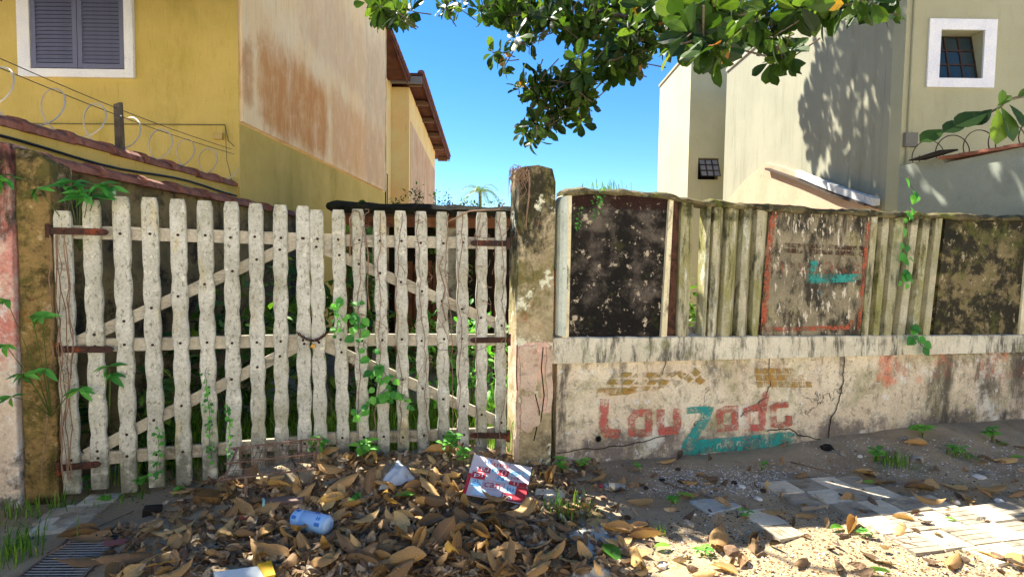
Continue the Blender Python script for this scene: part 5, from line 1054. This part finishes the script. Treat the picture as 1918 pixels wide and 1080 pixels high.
# ------------------------------------------------------------------ fallen leaves
M_dry = leafmat('dry_leaf', [(0, '5a4632'), (.25, '7a5c3c'), (.5, 'a07c4c'), (.75, 'b48c58'), (.92, 'c4a26a'), (1, 'a07c40')], .18, .65, 'd8c090', gain=1.28)
DL = []
for i in range(14):
    rnd = random.Random(100 + i); n, m = 8, 2; q = MB(); vs = []; curl = rnd.uniform(-.5, .9); roll = rnd.uniform(.3, 3.0) * rnd.choice((1, 1, -.7)); tw = rnd.uniform(-.8, .8); wd = rnd.uniform(.42, .58); ob = rnd.uniform(.5, .64)
    for a in range(n + 1):
        t = a / n; p = math.log(.5) / math.log(ob); hw = max(.01, wd / 2 * (math.sin(math.pi * min(1, t ** p)) ** .55 if 0 < t < 1 else 0))
        for b in range(-m, m + 1):
            s = b / m; ang = s * roll * .6 + tw * (t - .5); rr = hw / max(.25, abs(roll)) if abs(roll) > .25 else hw; y = math.sin(s * abs(roll) * .7) / (abs(roll) * .7) * hw if abs(roll) > .05 else s * hw
            z = (1 - math.cos(s * roll * .7)) * hw * .9 * (1 if roll > 0 else -1) + curl * .55 * (t - .45) ** 2 + .028 * rnd.uniform(-1, 1) + y * tw * (t - .5); vs.append((t - .5, y, z))
    zm = min(v[2] for v in vs); vs = [(x, y, z - zm) for x, y, z in vs]; c_ = 2 * m + 1
    q.add(vs, [(a * c_ + b, (a + 1) * c_ + b, (a + 1) * c_ + b + 1, a * c_ + b + 1) for a in range(n) for b in range(c_ - 1)])
    q.tube([(-.5, 0, vs[m][2]), (-.58, 0, vs[m][2] + .01)], .008, 4)
    me = q.mesh('dry_leaf', fix=False); me.materials.append(M_dry); me.polygons.foreach_set('use_smooth', [True] * len(me.polygons)); DL.append(me)
DG = [mesh_geo(m) for m in DL]
big_leaves = [(967, 1000, .25, 2.6, 0), (1115, 990, .2, .6, 1), (1160, 1000, .22, -.4, 2), (1345, 1018, .24, 1.1, 3), (1195, 1062, .2, 1.5, 4), (170, 1015, .24, .1, 5), (150, 1008, .22, .2, 6), (160, 1058, .26, .25, 7), (235, 1055, .26, .5, 8), (290, 1050, .16, 1.2, 9), (325, 1000, .22, .6, 10), (380, 985, .2, .4, 11), (450, 1030, .18, .8, 12), (1500, 895, .16, .6, 13), (1620, 890, .17, -.5, 0), (1745, 912, .2, .9, 1), (1720, 920, .24, .1, 2), (1850, 920, .22, -.4, 3), (1740, 945, .18, -.6, 4), (1815, 940, .16, 1.2, 5), (1715, 835, .18, -.3, 6), (1880, 865, .2, -.2, 7), (1905, 930, .16, .3, 8), (1450, 965, .18, -.3, 9), (1290, 930, .15, 0, 10), (1200, 945, .17, -.2, 11), (1290, 908, .14, .2, 12), (1500, 1060, .15, .7, 13), (1390, 1055, .13, 1, 0), (1890, 1050, .28, -.6, 1), (1690, 975, .13, -.5, 2), (950, 858, .2, 1.9, 3), (918, 856, .2, .7, 4), (840, 885, .17, .3, 6), (1012, 905, .15, .7, 7), (1040, 990, .18, -.3, 8), (350, 925, .2, .3, 9), (395, 905, .22, .5, 10), (420, 920, .15, 1.2, 11), (1250, 868, .14, .1, 12), (505, 905, .2, .2, 13), (1830, 870, .14, -.4, 3)]
def dens(px, py):                                       # how thick the litter lies
    d = 1.0 * sm(px, 380, 470) * (1 - sm(px, 1000, 1180)) * sm(py, 830, 870)
    d = max(d, .30 * sm(px, 90, 300) * sm(py, 960, 1010) * (1 - sm(px, 1200, 1300))); d = max(d, .05 * (px > 1150)); d = max(d, .25 * sm(px, 280, 380) * (1 - sm(px, 900, 960)) * sm(py, 880, 900))
    return d
def zone(px, py):
    if px < 420: return 'brown fallen leaf lying on bare soil before the left gate leaf' if py < 990 else 'brown fallen leaf at the lower left by the drain grate'
    if px < 640: return 'brown fallen leaf around the wire rack below the middle pickets' if py < 950 else 'curled brown fallen leaf in the pile around the blue bottle'
    if px < 860: return 'brown fallen leaf around the pale plastic bag' if py < 950 else 'curled brown fallen leaf in the thick pile at the bottom centre'
    if px < 1040: return 'brown fallen leaf touching the printed cardboard' if py < 960 else 'curled brown fallen leaf in the pile below the printed cardboard'
    if px < 1260: return 'brown fallen leaf at the foot of the painted wall left of the lettering' if py < 950 else 'brown fallen leaf beside the bluish broken slab'
    if px < 1480: return 'brown fallen leaf on the gravel below the teal lettering' if py < 950 else 'brown fallen leaf on the sunlit sand at the bottom right'
    return 'brown fallen leaf on the soil between the wall and the pavers' if py < 950 else 'brown fallen leaf on or beside the checkered pavers'
def put_dry(P, s, rz, k, tx, ty, LBL=''):
    o = bpy.data.objects.new('dry_leaf', DL[k % 14]); C.objects.link(o); o.location = P; o.scale = (s, s * random.uniform(.85, 1.1), s); o.rotation_euler = (tx, ty, rz); tag(o, LBL, 'leaf', 'fallen leaves'); return o
for (px, py, s, rz, k) in big_leaves:
    P = gnd(px, py); put_dry(P + Vector((0, 0, .012)), s, rz, k, random.uniform(-.2, .2), random.uniform(-.2, .2), zone(px, py))
cnt = len(big_leaves)
KEEP = [(866, 996, 868, 955), (540, 618, 960, 1008), (708, 776, 870, 918), (445, 585, 862, 906), (395, 525, 1060, 1090), (20, 200, 1015, 1090), (50, 190, 945, 1005)]
def kept(px, py): return any(a < px < b and c < py < d for a, b, c, d in KEEP)
while cnt < 300:
    px, py = random.uniform(60, 1900), 1085 - 250 * random.random()
    if random.random() > dens(px, py) or kept(px, py): continue
    P = gnd(px, py); pile = dens(px, py)
    if (P - P0).dot(EV) > -.08: continue
    put_dry(P + Vector((0, 0, random.uniform(.015, .06) * pile)), random.choice((.10, .14, .17, .19, .21)) * random.uniform(.9, 1.15), random.uniform(0, 6.28), cnt, random.gauss(0, .33 * pile + .1), random.gauss(0, .33 * pile + .1), zone(px, py)); cnt += 1
q = MB(); cnt = 0
while cnt < 3600:
    px, py = random.uniform(20, 1915), 1085 - 260 * random.random()
    if random.random() > dens(px, py) * (.9 if px < 1150 else .6) or kept(px, py): continue
    P = gnd(px, py)
    if (P - P0).dot(EV) > .25: continue
    s = random.uniform(.03, .12); vs, fs = DG[cnt % 14]; m = Matrix.Rotation(random.uniform(0, 6.28), 3, 'Z') @ Matrix.Rotation(random.gauss(0, .6), 3, 'X') @ Matrix.Rotation(random.gauss(0, .5), 3, 'Y')
    P = P + Vector((0, 0, random.uniform(0, .03))); q.add([P + m @ (v * s) for v in vs], fs); cnt += 1
M_dry2 = leafmat('leaf_litter', [(0, '4a3c2e'), (.3, '6a5440'), (.6, '8a7050'), (.85, 'a89070'), (1, 'a09888')], .1, .75, gain=1.3)
tag(q.build('leaf_litter', M_dry2, None, fix=False), 'broken dark leaf litter piled in front of the gate', 'leaf litter', kind='stuff')
M_gl = leafmat('fallen_green', [(0, '4f8a2c'), (1, '8ab840')], .3)
GLm = [leaf_mesh('fallen_green_leaf', 1, .5, .5, .3, .12, 6, 1, .02, 20 + i) for i in range(2)]
for i, (px, py, s, rz, lab) in enumerate(((738, 942, .13, .2, 'green fallen leaf among the brown leaves right of the blue bottle'), (1160, 1058, .18, 1.9, 'green fallen leaf at the bottom edge right of centre'), (1225, 1030, .1, .2, 'yellow-green leaf beside the sunlit sandy patch'), (1265, 930, .13, -.5, 'green leaf on the shaded gravel by the wall'), (1615, 908, .09, -.4, 'small green leaf on the far pavers'), (1620, 1075, .12, -.3, 'yellow-green leaf at the bottom right edge'), (1865, 835, .11, -.2, 'upper pale green leaf on the soil at the right edge'), (1892, 860, .11, -.2, 'lower pale green leaf on the soil at the right edge'), (1555, 995, .1, .3, 'yellowish leaf on the sunlit soil beside the pavers'), (1110, 1015, .08, .5, 'slim green leaf on the bluish slab'), (1768, 975, .07, -.3, 'tiny green leaf on the sunlit pavers'))):
    P = gnd(px, py); o = bpy.data.objects.new('green_leaf', GLm[i % 2]); C.objects.link(o); o.location = P + Vector((0, 0, .05 if px < 1000 else .02)); o.scale = (s, s, s); o.rotation_euler = (random.uniform(-.2, .2), random.uniform(-.3, 0), rz); tag(o, lab, 'leaf', 'fallen green leaves')
    if not GLm[i % 2].materials: GLm[i % 2].materials.append(M_gl)
# ------------------------------------------------------------------ weeds and grass tufts on the footpath
WD = leaf_mesh('weed_leaf', 1, .55, .42, .2, .25, 4, 1, .02, 31)
def weed(label, px, py, h, n, sz, spread=.05):
    P = gnd(px, py); t = thing('weed', label, 'weed', P, 0, 'weeds on the footpath'); items = []
    for k in range(n):
        a = random.uniform(0, 6.28); tp = P + Vector((math.cos(a) * spread * random.random(), math.sin(a) * spread * random.random(), h * random.uniform(.5, 1))); q = MB(P); q.tube([P - Vector((0, 0, .01)), P.lerp(tp, .5) + rdir() * .006, tp], [.003, .0025, .0015], 4); q.build('stem', M_stem, t)
        for j in range(4):
            b = a + j * 1.57 + random.uniform(-.4, .4); items.append((tp - Vector((0, 0, .012 * (j % 2) * h * 8)), Vector((math.cos(b), math.sin(b), random.uniform(-.1, .5))).normalized(), sz * random.uniform(.7, 1.2), Vector((0, -.3, 1)).normalized()))
    leafobjs(t, WD, M_weed, items)
for a in (('leafy weed at the foot of the middle pickets', 592, 858, .16, 6, .075), ('leafy weed under the ivy at the right gate leaf', 683, 862, .15, 5, .09), ('tallest leafy weed before the right gate leaf', 842, 865, .22, 8, .07), ('round-leaved weed right of the tallest weed', 868, 872, .14, 5, .06), ('small weed at the corner of the gate post and wall', 1053, 885, .12, 5, .055), ('second small weed along the wall base', 1092, 880, .09, 3, .05), ('weed left of the grass tuft at the wall', 1640, 862, .12, 4, .07), ('weed against the wall by the stone heap', 1728, 818, .10, 4, .09), ('pale weed on the soil right of the grass tuft', 1790, 855, .10, 6, .05), ('broad-leaved weed near the right edge', 1858, 828, .14, 5, .08), ('weed below the left gate leaf by the second picket', 165, 925, .12, 3, .06), ('weed below the left gate leaf by the fourth picket', 268, 925, .13, 4, .065), ('tiny weed in the shade of the left gate leaf', 205, 938, .05, 4, .04), ('tiny weed on the soil below the third picket', 330, 925, .05, 3, .04), ('tiny weed among the leaves below the wire rack', 672, 945, .06, 2, .05), ('small weed on gravel below the teal paint', 1425, 880, .06, 3, .04), ('small weed on gravel at centre right', 1262, 942, .05, 4, .045), ('tiny weed under the painted letters by the wall', 1195, 880, .05, 3, .035), ('sunlit weed by the loose paver', 1395, 968, .05, 4, .03), ('sunlit weed along the paver edge', 1620, 1000, .04, 4, .03), ('sunlit weed beside the folded leaf', 1320, 1040, .06, 3, .04)):
    weed(*a)
def tuft(label, px, py, h, n, sp):
    P = gnd(px, py); q = MB(P); grass(q, P - Vector((0, 0, .01)), n, h, sp); t = thing('grass_tuft', label, 'grass', P, 0, 'grass tufts on the footpath'); tag(q.build('blades', M_grass, t, fix=False), kind='stuff')
for a in (('grass tuft growing beside the grey-green stone at the wall', 1672, 868, .12, 90, .07), ('grass tuft between the cardboard and the bluish slab', 1065, 965, .16, 90, .09), ('long grass at the lower left corner', 5, 1045, .20, 130, .09), ('grass at the foot of the pink wall', 25, 965, .15, 50, .07), ('thin grass before the brown gate post', 105, 955, .18, 30, .06), ('short grass on the soil right of the stone', 1800, 850, .07, 60, .06), ('short grass below the left gate leaf', 240, 935, .09, 50, .08), ('grass blades in the small gap at the bottom centre', 1235, 1000, .08, 20, .03)):
    tuft(*a)
tuft('grass sprouting on top of the wall above the black panel', 1130, 900, .0, 0, .0) if False else None
P = W(*[wtop(1135)[0], .05, wtop(1135)[1]]); q = MB(P); grass(q, P, 46, .10, .10); t = thing('grass_tuft', 'small grass sprouting on the wall coping above the black panel', 'grass', P); tag(q.build('blades', M_grass, t, fix=False), kind='stuff')
# ------------------------------------------------------------------ litter
def hand_text(s):                                       # text as flat mesh data in a unit box (width, verts, faces)
    cu = bpy.data.curves.new('txt', 'FONT'); cu.body = s; cu.size = 1; cu.resolution_u = 3; o = bpy.data.objects.new('txt', cu); C.objects.link(o)
    dg = bpy.context.evaluated_depsgraph_get(); me = bpy.data.meshes.new_from_object(o.evaluated_get(dg)); vs = [v.co.copy() for v in me.vertices]; fs = [tuple(p.vertices) for p in me.polygons]
    bpy.data.objects.remove(o); bpy.data.curves.remove(cu); bpy.data.meshes.remove(me)
    x0, x1 = min(v.x for v in vs), max(v.x for v in vs); y0, y1 = min(v.y for v in vs), max(v.y for v in vs)
    return [((v.x - x0) / (x1 - x0), (v.y - y0) / (y1 - y0)) for v in vs], fs
K = [gnd(888, 866), gnd(996, 888), gnd(982, 952), gnd(866, 936)]
for i, dz in enumerate((.06, .05, .035, .04)): K[i] = K[i] + Vector((0, 0, dz))
kc = sum(K, Vector()) / 4
def card(s, t, dz=0):
    p = K[0].lerp(K[1], s).lerp(K[3].lerp(K[2], s), t); return p + Vector((0, 0, dz + .012 * nz(s * 2.2, t * 2.2, 3) + .02 * max(0, .12 - s)))
cb = thing('cardboard_sheet', 'torn red and white printed cardboard with syllables lying by the gate post', 'cardboard', kc)
def patchg(s0, s1, t0, t1, dz, nm, mat, n=4):
    q = MB(kc); q.add([card(lerp(s0, s1, i / n), lerp(t0, t1, j / n), dz) for j in range(n + 1) for i in range(n + 1)], [(j * (n + 1) + i, (j + 1) * (n + 1) + i, (j + 1) * (n + 1) + i + 1, j * (n + 1) + i + 1) for j in range(n) for i in range(n)]); return q.build(nm, mat, cb, smooth=True, fix=False)
sh = MB(kc); n = 14
top_ = [card(i / n, j / n) for j in range(n + 1) for i in range(n + 1)]; bot_ = [p - Vector((0, 0, .005)) for p in top_]; N1 = (n + 1) ** 2; fs = [(j * (n + 1) + i, (j + 1) * (n + 1) + i, (j + 1) * (n + 1) + i + 1, j * (n + 1) + i + 1) for j in range(n) for i in range(n)]
ed = [i for i in range(n + 1)] + [(j) * (n + 1) + n for j in range(1, n + 1)] + [n * (n + 1) + i for i in range(n - 1, -1, -1)] + [j * (n + 1) for j in range(n - 1, 0, -1)]
sh.add(top_ + bot_, fs + [tuple(x + N1 for x in f[::-1]) for f in fs] + [(a, b, b + N1, a + N1) for a, b in zip(ed, ed[1:] + ed[:1])]); sh.build('sheet', plain('card_white', 'cfc9d2', .7, .15), cb)
M_cr, M_cb, M_cbl, M_cw = plain('card_red', 'bb3440', .65, .2), plain('card_pale_blue', 'bcdcee', .65, .12), plain('card_blue', '2f7fc0', .65), plain('card_text_white', 'f0eef2', .65, .05)
for r in ((.13, .33, .26, .40), (.06, .28, .43, .60), (.47, .64, .24, .42), (.68, .98, .50, .61), (.82, 1.0, .615, .99), (.62, .815, .83, 1.0), (.0, .055, .5, 1.0)): patchg(*r, .0025, 'red_print', M_cr)
for r in ((.34, .46, .22, .40), (.46, .63, .43, .60), (.63, .81, .62, .82), (.08, .26, .62, .80), (.14, .36, .82, .98), (.66, .86, .20, .36), (.88, 1.0, .12, .34)): patchg(*r, .0025, 'pale_print', M_cb)
def word(txt, s0, s1, t0, t1, mat, flip=False):
    vs, fs_ = hand_text(txt); q = MB(kc); out = []
    for x, y in vs:
        if flip: x, y = 1 - x, 1 - y
        out.append(card(lerp(s0, s1, x), lerp(t1, t0, y), .0055))
    q.add(out, fs_); q.build('printed_word', mat, cb, fix=False)
word('can', .30, .56, .655, .77, M_cr); word('ju', .665, .785, .66, .80, M_cbl); word('ra', .485, .60, .465, .56, M_cbl); word('ba', .64, .80, .86, .98, M_cw); word('pi', .10, .24, .46, .58, M_cw); word('2L', .10, .23, .635, .70, M_cbl)
word('can', .36, .60, .10, .19, M_cr, True); word('ju', .20, .32, .06, .18, M_cbl, True); word('ra', .35, .45, .26, .36, M_cbl, True); word('pi', .70, .82, .385, .475, M_cr, True); word('ra', .16, .30, .285, .375, M_cw, True); word('( )', .52, .60, .27, .40, M_cw); word('( )', .76, .84, .515, .60, M_cw)
for k, (s0, s1, t) in enumerate(((.10, .24, .72), (.10, .25, .745), (.10, .22, .77), (.68, .84, .24), (.68, .83, .28), (.68, .80, .32))): patchg(s0, s1, t, t + .014, .0055, 'small_print', M_cbl, 2)
for (a, b, c, d) in ((.33, .335, 0, .25), (.62, .625, .0, .24), (.0, 1, .415, .42), (.28, .63, .605, .61), (.28, .285, .6, .82), (.62, .626, .61, .83), (.28, .62, .81, .815)): patchg(a, b, c, d, .004, 'fold_line', M_cr, 2)
# white crumpled bag
kb = [gnd(706, 905), gnd(745, 868), gnd(776, 876), gnd(780, 915), gnd(728, 918)]; kc2 = sum(kb, Vector()) / 5
q = MB(kc2); n = 16; vs = []
for j in range(n + 1):
    for i in range(n + 1):
        a, b = i / n, j / n; p = kb[0].lerp(kb[1].lerp(kb[2], a), .5 + .5 * 0) if False else kb[0].lerp(kb[4], a).lerp(kb[1].lerp(kb[3].lerp(kb[2], .5), a), b); e_ = math.sin(math.pi * a) * math.sin(math.pi * b)
        vs.append(p + Vector((0, 0, .02 + .055 * e_ ** .5 + .02 * nz(a * 4, b * 4, 1) + .03 * abs(nz(a * 2.5 + b, b * 2 - a, 5)))))
q.add(vs, [(j * (n + 1) + i, j * (n + 1) + i + 1, (j + 1) * (n + 1) + i + 1, (j + 1) * (n + 1) + i) for j in range(n) for i in range(n)])
o = q.build('plastic_bag', plain('grey_white_plastic', 'b9c2cc', .35, .15, 12, .5), None, fix=False); o.location = kc2; tag(o, 'crumpled pale grey plastic bag on the leaves before the right gate leaf', 'bag')
sd = o.modifiers.new('s', 'SOLIDIFY'); sd.thickness = .004
# blue plastic bottle lying on the leaves
bp = gnd(582, 996); ba = (gnd(618, 1004) - gnd(545, 982)); ba.z = 0; ba.normalize()
bt = thing('plastic_bottle', 'pale blue squat plastic bottle lying on the brown leaves', 'bottle', bp); fm = frame(ba); ctr = bp + Vector((0, 0, .065)) - ba * .12
M_blu = plain('pale_blue_plastic', '8fbdee', .35, .08, 8, .5); M_db = plain('blue_print', '3f78cc', .4); M_lt = plain('bottle_base', 'b4d2f4', .35, .05)
def lathe(prof, mat, nm, a0=0, a1=6.2832, N=28, par=None):
    q = MB(bp); full = a1 - a0 > 6.2; ang = [a0 + (a1 - a0) * k / (N if full else N - 1) for k in range(N)]
    q.loft([[ctr + fm @ Vector((x, r * math.cos(a), r * math.sin(a))) for a in ang] for x, r in prof], full, full and prof[0][1] < .02 or False); return q.build(nm, mat, par or bt, smooth=True)
body = lathe([(0.0, .002), (0, .040), (.012, .050), (.06, .052), (.066, .048), (.074, .048), (.08, .055), (.23, .055), (.242, .050), (.244, .002)], M_blu, 'body')
lathe([(.245, .046), (.249, .044), (.249, .002)], M_lt, 'base')
for (x0, x1, a) in ((.15, .175, 1.2), (.19, .225, .5), (.19, .20, 2.0), (.205, .215, 2.0), (.02, .05, .6), (.02, .05, 1.5), (.02, .05, 2.4), (.19, .225, 2.6)):
    lathe([(x0, (.0562 if x0 > .08 else .0532)), (x1, (.0562 if x0 > .08 else .0532))], M_db, 'printed_mark', a, a + .35, 6)
# rusty wire rack
rp = gnd(512, 912); rk = thing('wire_rack', 'rusty wire grill rack standing in the leaves before the gate', 'rack', rp, .16)
M_rw = weather('rusty_rod', '6a5244', '8a7262', 12, [dict(c='2f221c', sc=20, lo=.5, hi=.64, k=.7)], bsc=90)
def rl(x, y): return (x, y, .13 + .45 * (y + .1) + .08 * x)
for sx in (-.27, .27):
    MB().tube([rl(sx, -.10), rl(sx, .16)], .006, 6).build('frame_rod', M_rw, rk)
for y in (-.10, .03, .16): MB().tube([(rl(-.31, y)), rl(.29, y)], .007, 6).build('frame_rod', M_rw, rk)
for k in range(17): MB().tube([rl(-.26 + k * .0325, -.11), rl(-.26 + k * .0325 , .16)], .0020, 4).build('wire', M_rw, rk)
for k in range(6): MB().tube([rl(-.27, -.08 + k * .044), rl(.27, -.08 + k * .044)], .002, 4).build('wire', M_rw, rk)
for k in range(25): MB().tube([(-.26 + k * .0217, .165, .245 + .08 * (-.26 + k * .0217)), (-.255 + k * .0217, .17, .10)], .0022, 4).build('wire', M_rw, rk) if k % 2 == 0 else None
for (x, y, l) in ((-.14, -.10, .17), (.14, .16, .14), (-.25, .16, .14)): MB().tube([rl(x, y), (x + .005, y - .01, rl(x, y)[2] - l)], .010, 6).build('leg', M_rw, rk)
tw = wthing('iron_rod', 'thin dark bent rod leaning on the wire rack', 'rod', 0); tw.location = gnd(528, 962)
P = [gnd(528, 962) + Vector((0, 0, .02)), pxpt(560, 940, gnd(528, 962).y + .15), pxpt(562, 905, gnd(528, 962).y + .22), pxpt(553, 870, gnd(528, 962).y + .36), pxpt(545, 855, gnd(528, 962).y + .42)]
q = MB(); q.tube([Matrix.Rotation(-TH, 3, 'Z') @ (p - tw.location) for p in P], [.004, .006, .006, .008, .004], 6); q.build('shaft', plain('dark_rod', '2f2622', .8), tw, smooth=True)
# plank, brick, shard, straw, carton, clear bottle, drain grate
def boxthing(name, label, cat, px, py, size, rz, mat, tilt=(0, 0), lift=0, bevel=.004):
    P = gnd(px, py); t = thing(name, label, cat, P, rz); sx, sy, sz = size; q = MB(); rg_ = []
    for k in range(9):
        x = lerp(-sx / 2, sx / 2, k / 8); a = .12 * nz(x, px, 1, 9); rg_.append([(x, -sy / 2 * (1 + a), 0), (x, sy / 2 * (1 - a), 0), (x, sy / 2 * (1 - a * .5), sz * (1 + a)), (x, -sy / 2 * (1 + a * .6), sz * (1 - a))])
    q.loft(rg_); b = q.build('piece', mat, t, bevel=bevel); b.location.z = lift; b.rotation_euler = (tilt[0], tilt[1], 0); return t
boxthing('wooden_plank', 'short weathered grey plank below the wire rack', 'plank', 515, 948, (.36, .075, .03), .10, weather('grey_plank', '6a5a52', '857268', 4, [dict(c='3f342e', sc=6, st=(.4, 3, 3), lo=.5, hi=.65, k=.8)], bsc=50), (0.1, -.05), .02)
boxthing('brick', 'dark brown brick half buried at the foot of the left gate leaf', 'brick', 397, 938, (.19, .10, .06), -.12, weather('dirty_brick', '5c4426', '7a5a30', 6, [dict(c='2f241a', sc=9, lo=.5, hi=.62, k=.8)], bsc=50), (.05, .05), -.005)
boxthing('brick', 'dark lump of brick on bare soil below the third picket', 'brick', 285, 960, (.10, .07, .05), .4, plain('black_brick', '241f1a', .95), (.1, .1), -.01)
boxthing('terracotta_shard', 'reddish terracotta shard beside the teal straw', 'shard', 467, 968, (.12, .09, .014), .5, plain('terracotta', '9a5648', .85, .3), (.35, .1), .02)
boxthing('red_shard', 'small purple-red leaf-like scrap beside the drain grate', 'shard', 217, 1022, (.12, .05, .006), .8, plain('red_scrap', '8a5a58', .8, .3), (.2, .2), .02)
q = MB(); q.tube([(0, 0, .0), (.015, .05, .075), (.012, .06, .085)], .009, 8); P = gnd(492, 966); t = thing('plastic_tube', 'short teal plastic tube sticking out of the leaves', 'tube', P); b = q.build('tube', plain('teal_plastic', '8fc4c4', .4), t); b.rotation_euler = (0, 0, .6)
ct = thing('carton', 'white carton with a yellow flap at the bottom edge', 'carton', gnd(455, 1082)); Lc = ct.location.copy()
c4 = [gnd(400, 1088), gnd(486, 1076), gnd(500, 1100), gnd(410, 1110)]; q = MB(Lc); q.hexa([p for p in c4], [p + Vector((0, 0, .05)) for p in c4]); q.build('box', plain('carton_white', 'd8dedc', .5, .08), ct, bevel=.004)
c5 = [gnd(482, 1076), gnd(508, 1068), gnd(516, 1095), gnd(496, 1100)]; q = MB(Lc); q.hexa([p + Vector((0, 0, .045)) for p in c5], [p + Vector((0, 0, .056)) for p in c5]); q.build('flap', plain('carton_yellow', 'd8a818', .5, .1), ct)
cp_ = gnd(1140, 918); cl = thing('clear_bottle', 'small crushed clear bottle with red cap lying by the wall', 'bottle', cp_, -.12)
def glassm():
    m = NM('clear_plastic', .12, .5); m.b.inputs['Transmission Weight'].default_value = .8; return m.fin(m.mix(m.noise(12), hx('b8ccd8'), hx('d8e4ea')))
def lx(prof, nm, mat, N=16):
    q = MB(); q.loft([[(x, r * math.cos(6.2832 * k / N), .03 + r * math.sin(6.2832 * k / N) * .85) for k in range(N)] for x, r in prof]); q.build(nm, mat, cl, smooth=True)
lx([(-.04, .012), (-.02, .028), (.0, .03)], 'shoulder', glassm()); lx([(.0, .0305), (.04, .0305)], 'label_band', plain('cream_label', 'd8cdb0', .6)); lx([(.04, .03), (.07, .026), (.11, .03), (.115, .02)], 'body', glassm()); lx([(-.07, .013), (-.042, .013)], 'cap', plain('red_cap', '9a2a38', .4))
dg_ = [gnd(28, 1090), gnd(136, 1008), gnd(230, 1006), gnd(150, 1090)]; dc = sum(dg_, Vector()) / 4; gt = thing('drain_grate', 'iron drain grate half covered by leaves in the lower left corner', 'grate', dc)
M_gr = plain('worn_iron', '8d8580', .45, .5, 30, .5, .6)
up_ = Vector((0, 0, .012)); dh = MB(dc); dh.add([p + Vector((0, 0, .003)) for p in dg_], [(0, 1, 2, 3)]); dh.build('pit', plain('pit_black', '0d0c0b', 1), gt)
for a, b in zip(dg_, dg_[1:] + dg_[:1]): MB(dc).tube([a + up_, b + up_], .009, 4).build('rim', M_gr, gt)
for k in range(1, 17):
    f_ = k / 17; a = dg_[0].lerp(dg_[1], f_) + up_; b = dg_[3].lerp(dg_[2], f_) + up_; MB(dc).tube([a, b], .005, 5).build('bar', M_gr, gt)
for f_ in (.35, .68): MB(dc).tube([dg_[0].lerp(dg_[3], f_) + Vector((0, 0, .007)), dg_[1].lerp(dg_[2], f_) + Vector((0, 0, .007))], .006, 5).build('cross_bar', M_gr, gt)
# long dry stalks
for i, (pts, lab) in enumerate((([(95, 1040), (160, 1000), (250, 960)], 'long dry stalk lying past the drain grate'), ([(1480, 867), (1530, 880), (1570, 890)], 'pale straight stalk on the soil below the wall'), ([(1240, 905), (1330, 935), (1400, 950)], 'thin twig across the gravel at centre right'), ([(1640, 998), (1690, 1018), (1720, 1026)], 'thin twig along the sunlit paver edge'))):
    P = [gnd(*p) + Vector((0, 0, .012)) for p in pts]; q = MB(P[0]); q.tube(P, [.006, .005, .003], 5); o = q.build('dry_stalk', M_root, None, smooth=True); o.location = P[0]; tag(o, lab, 'stalk', 'dry stalks')
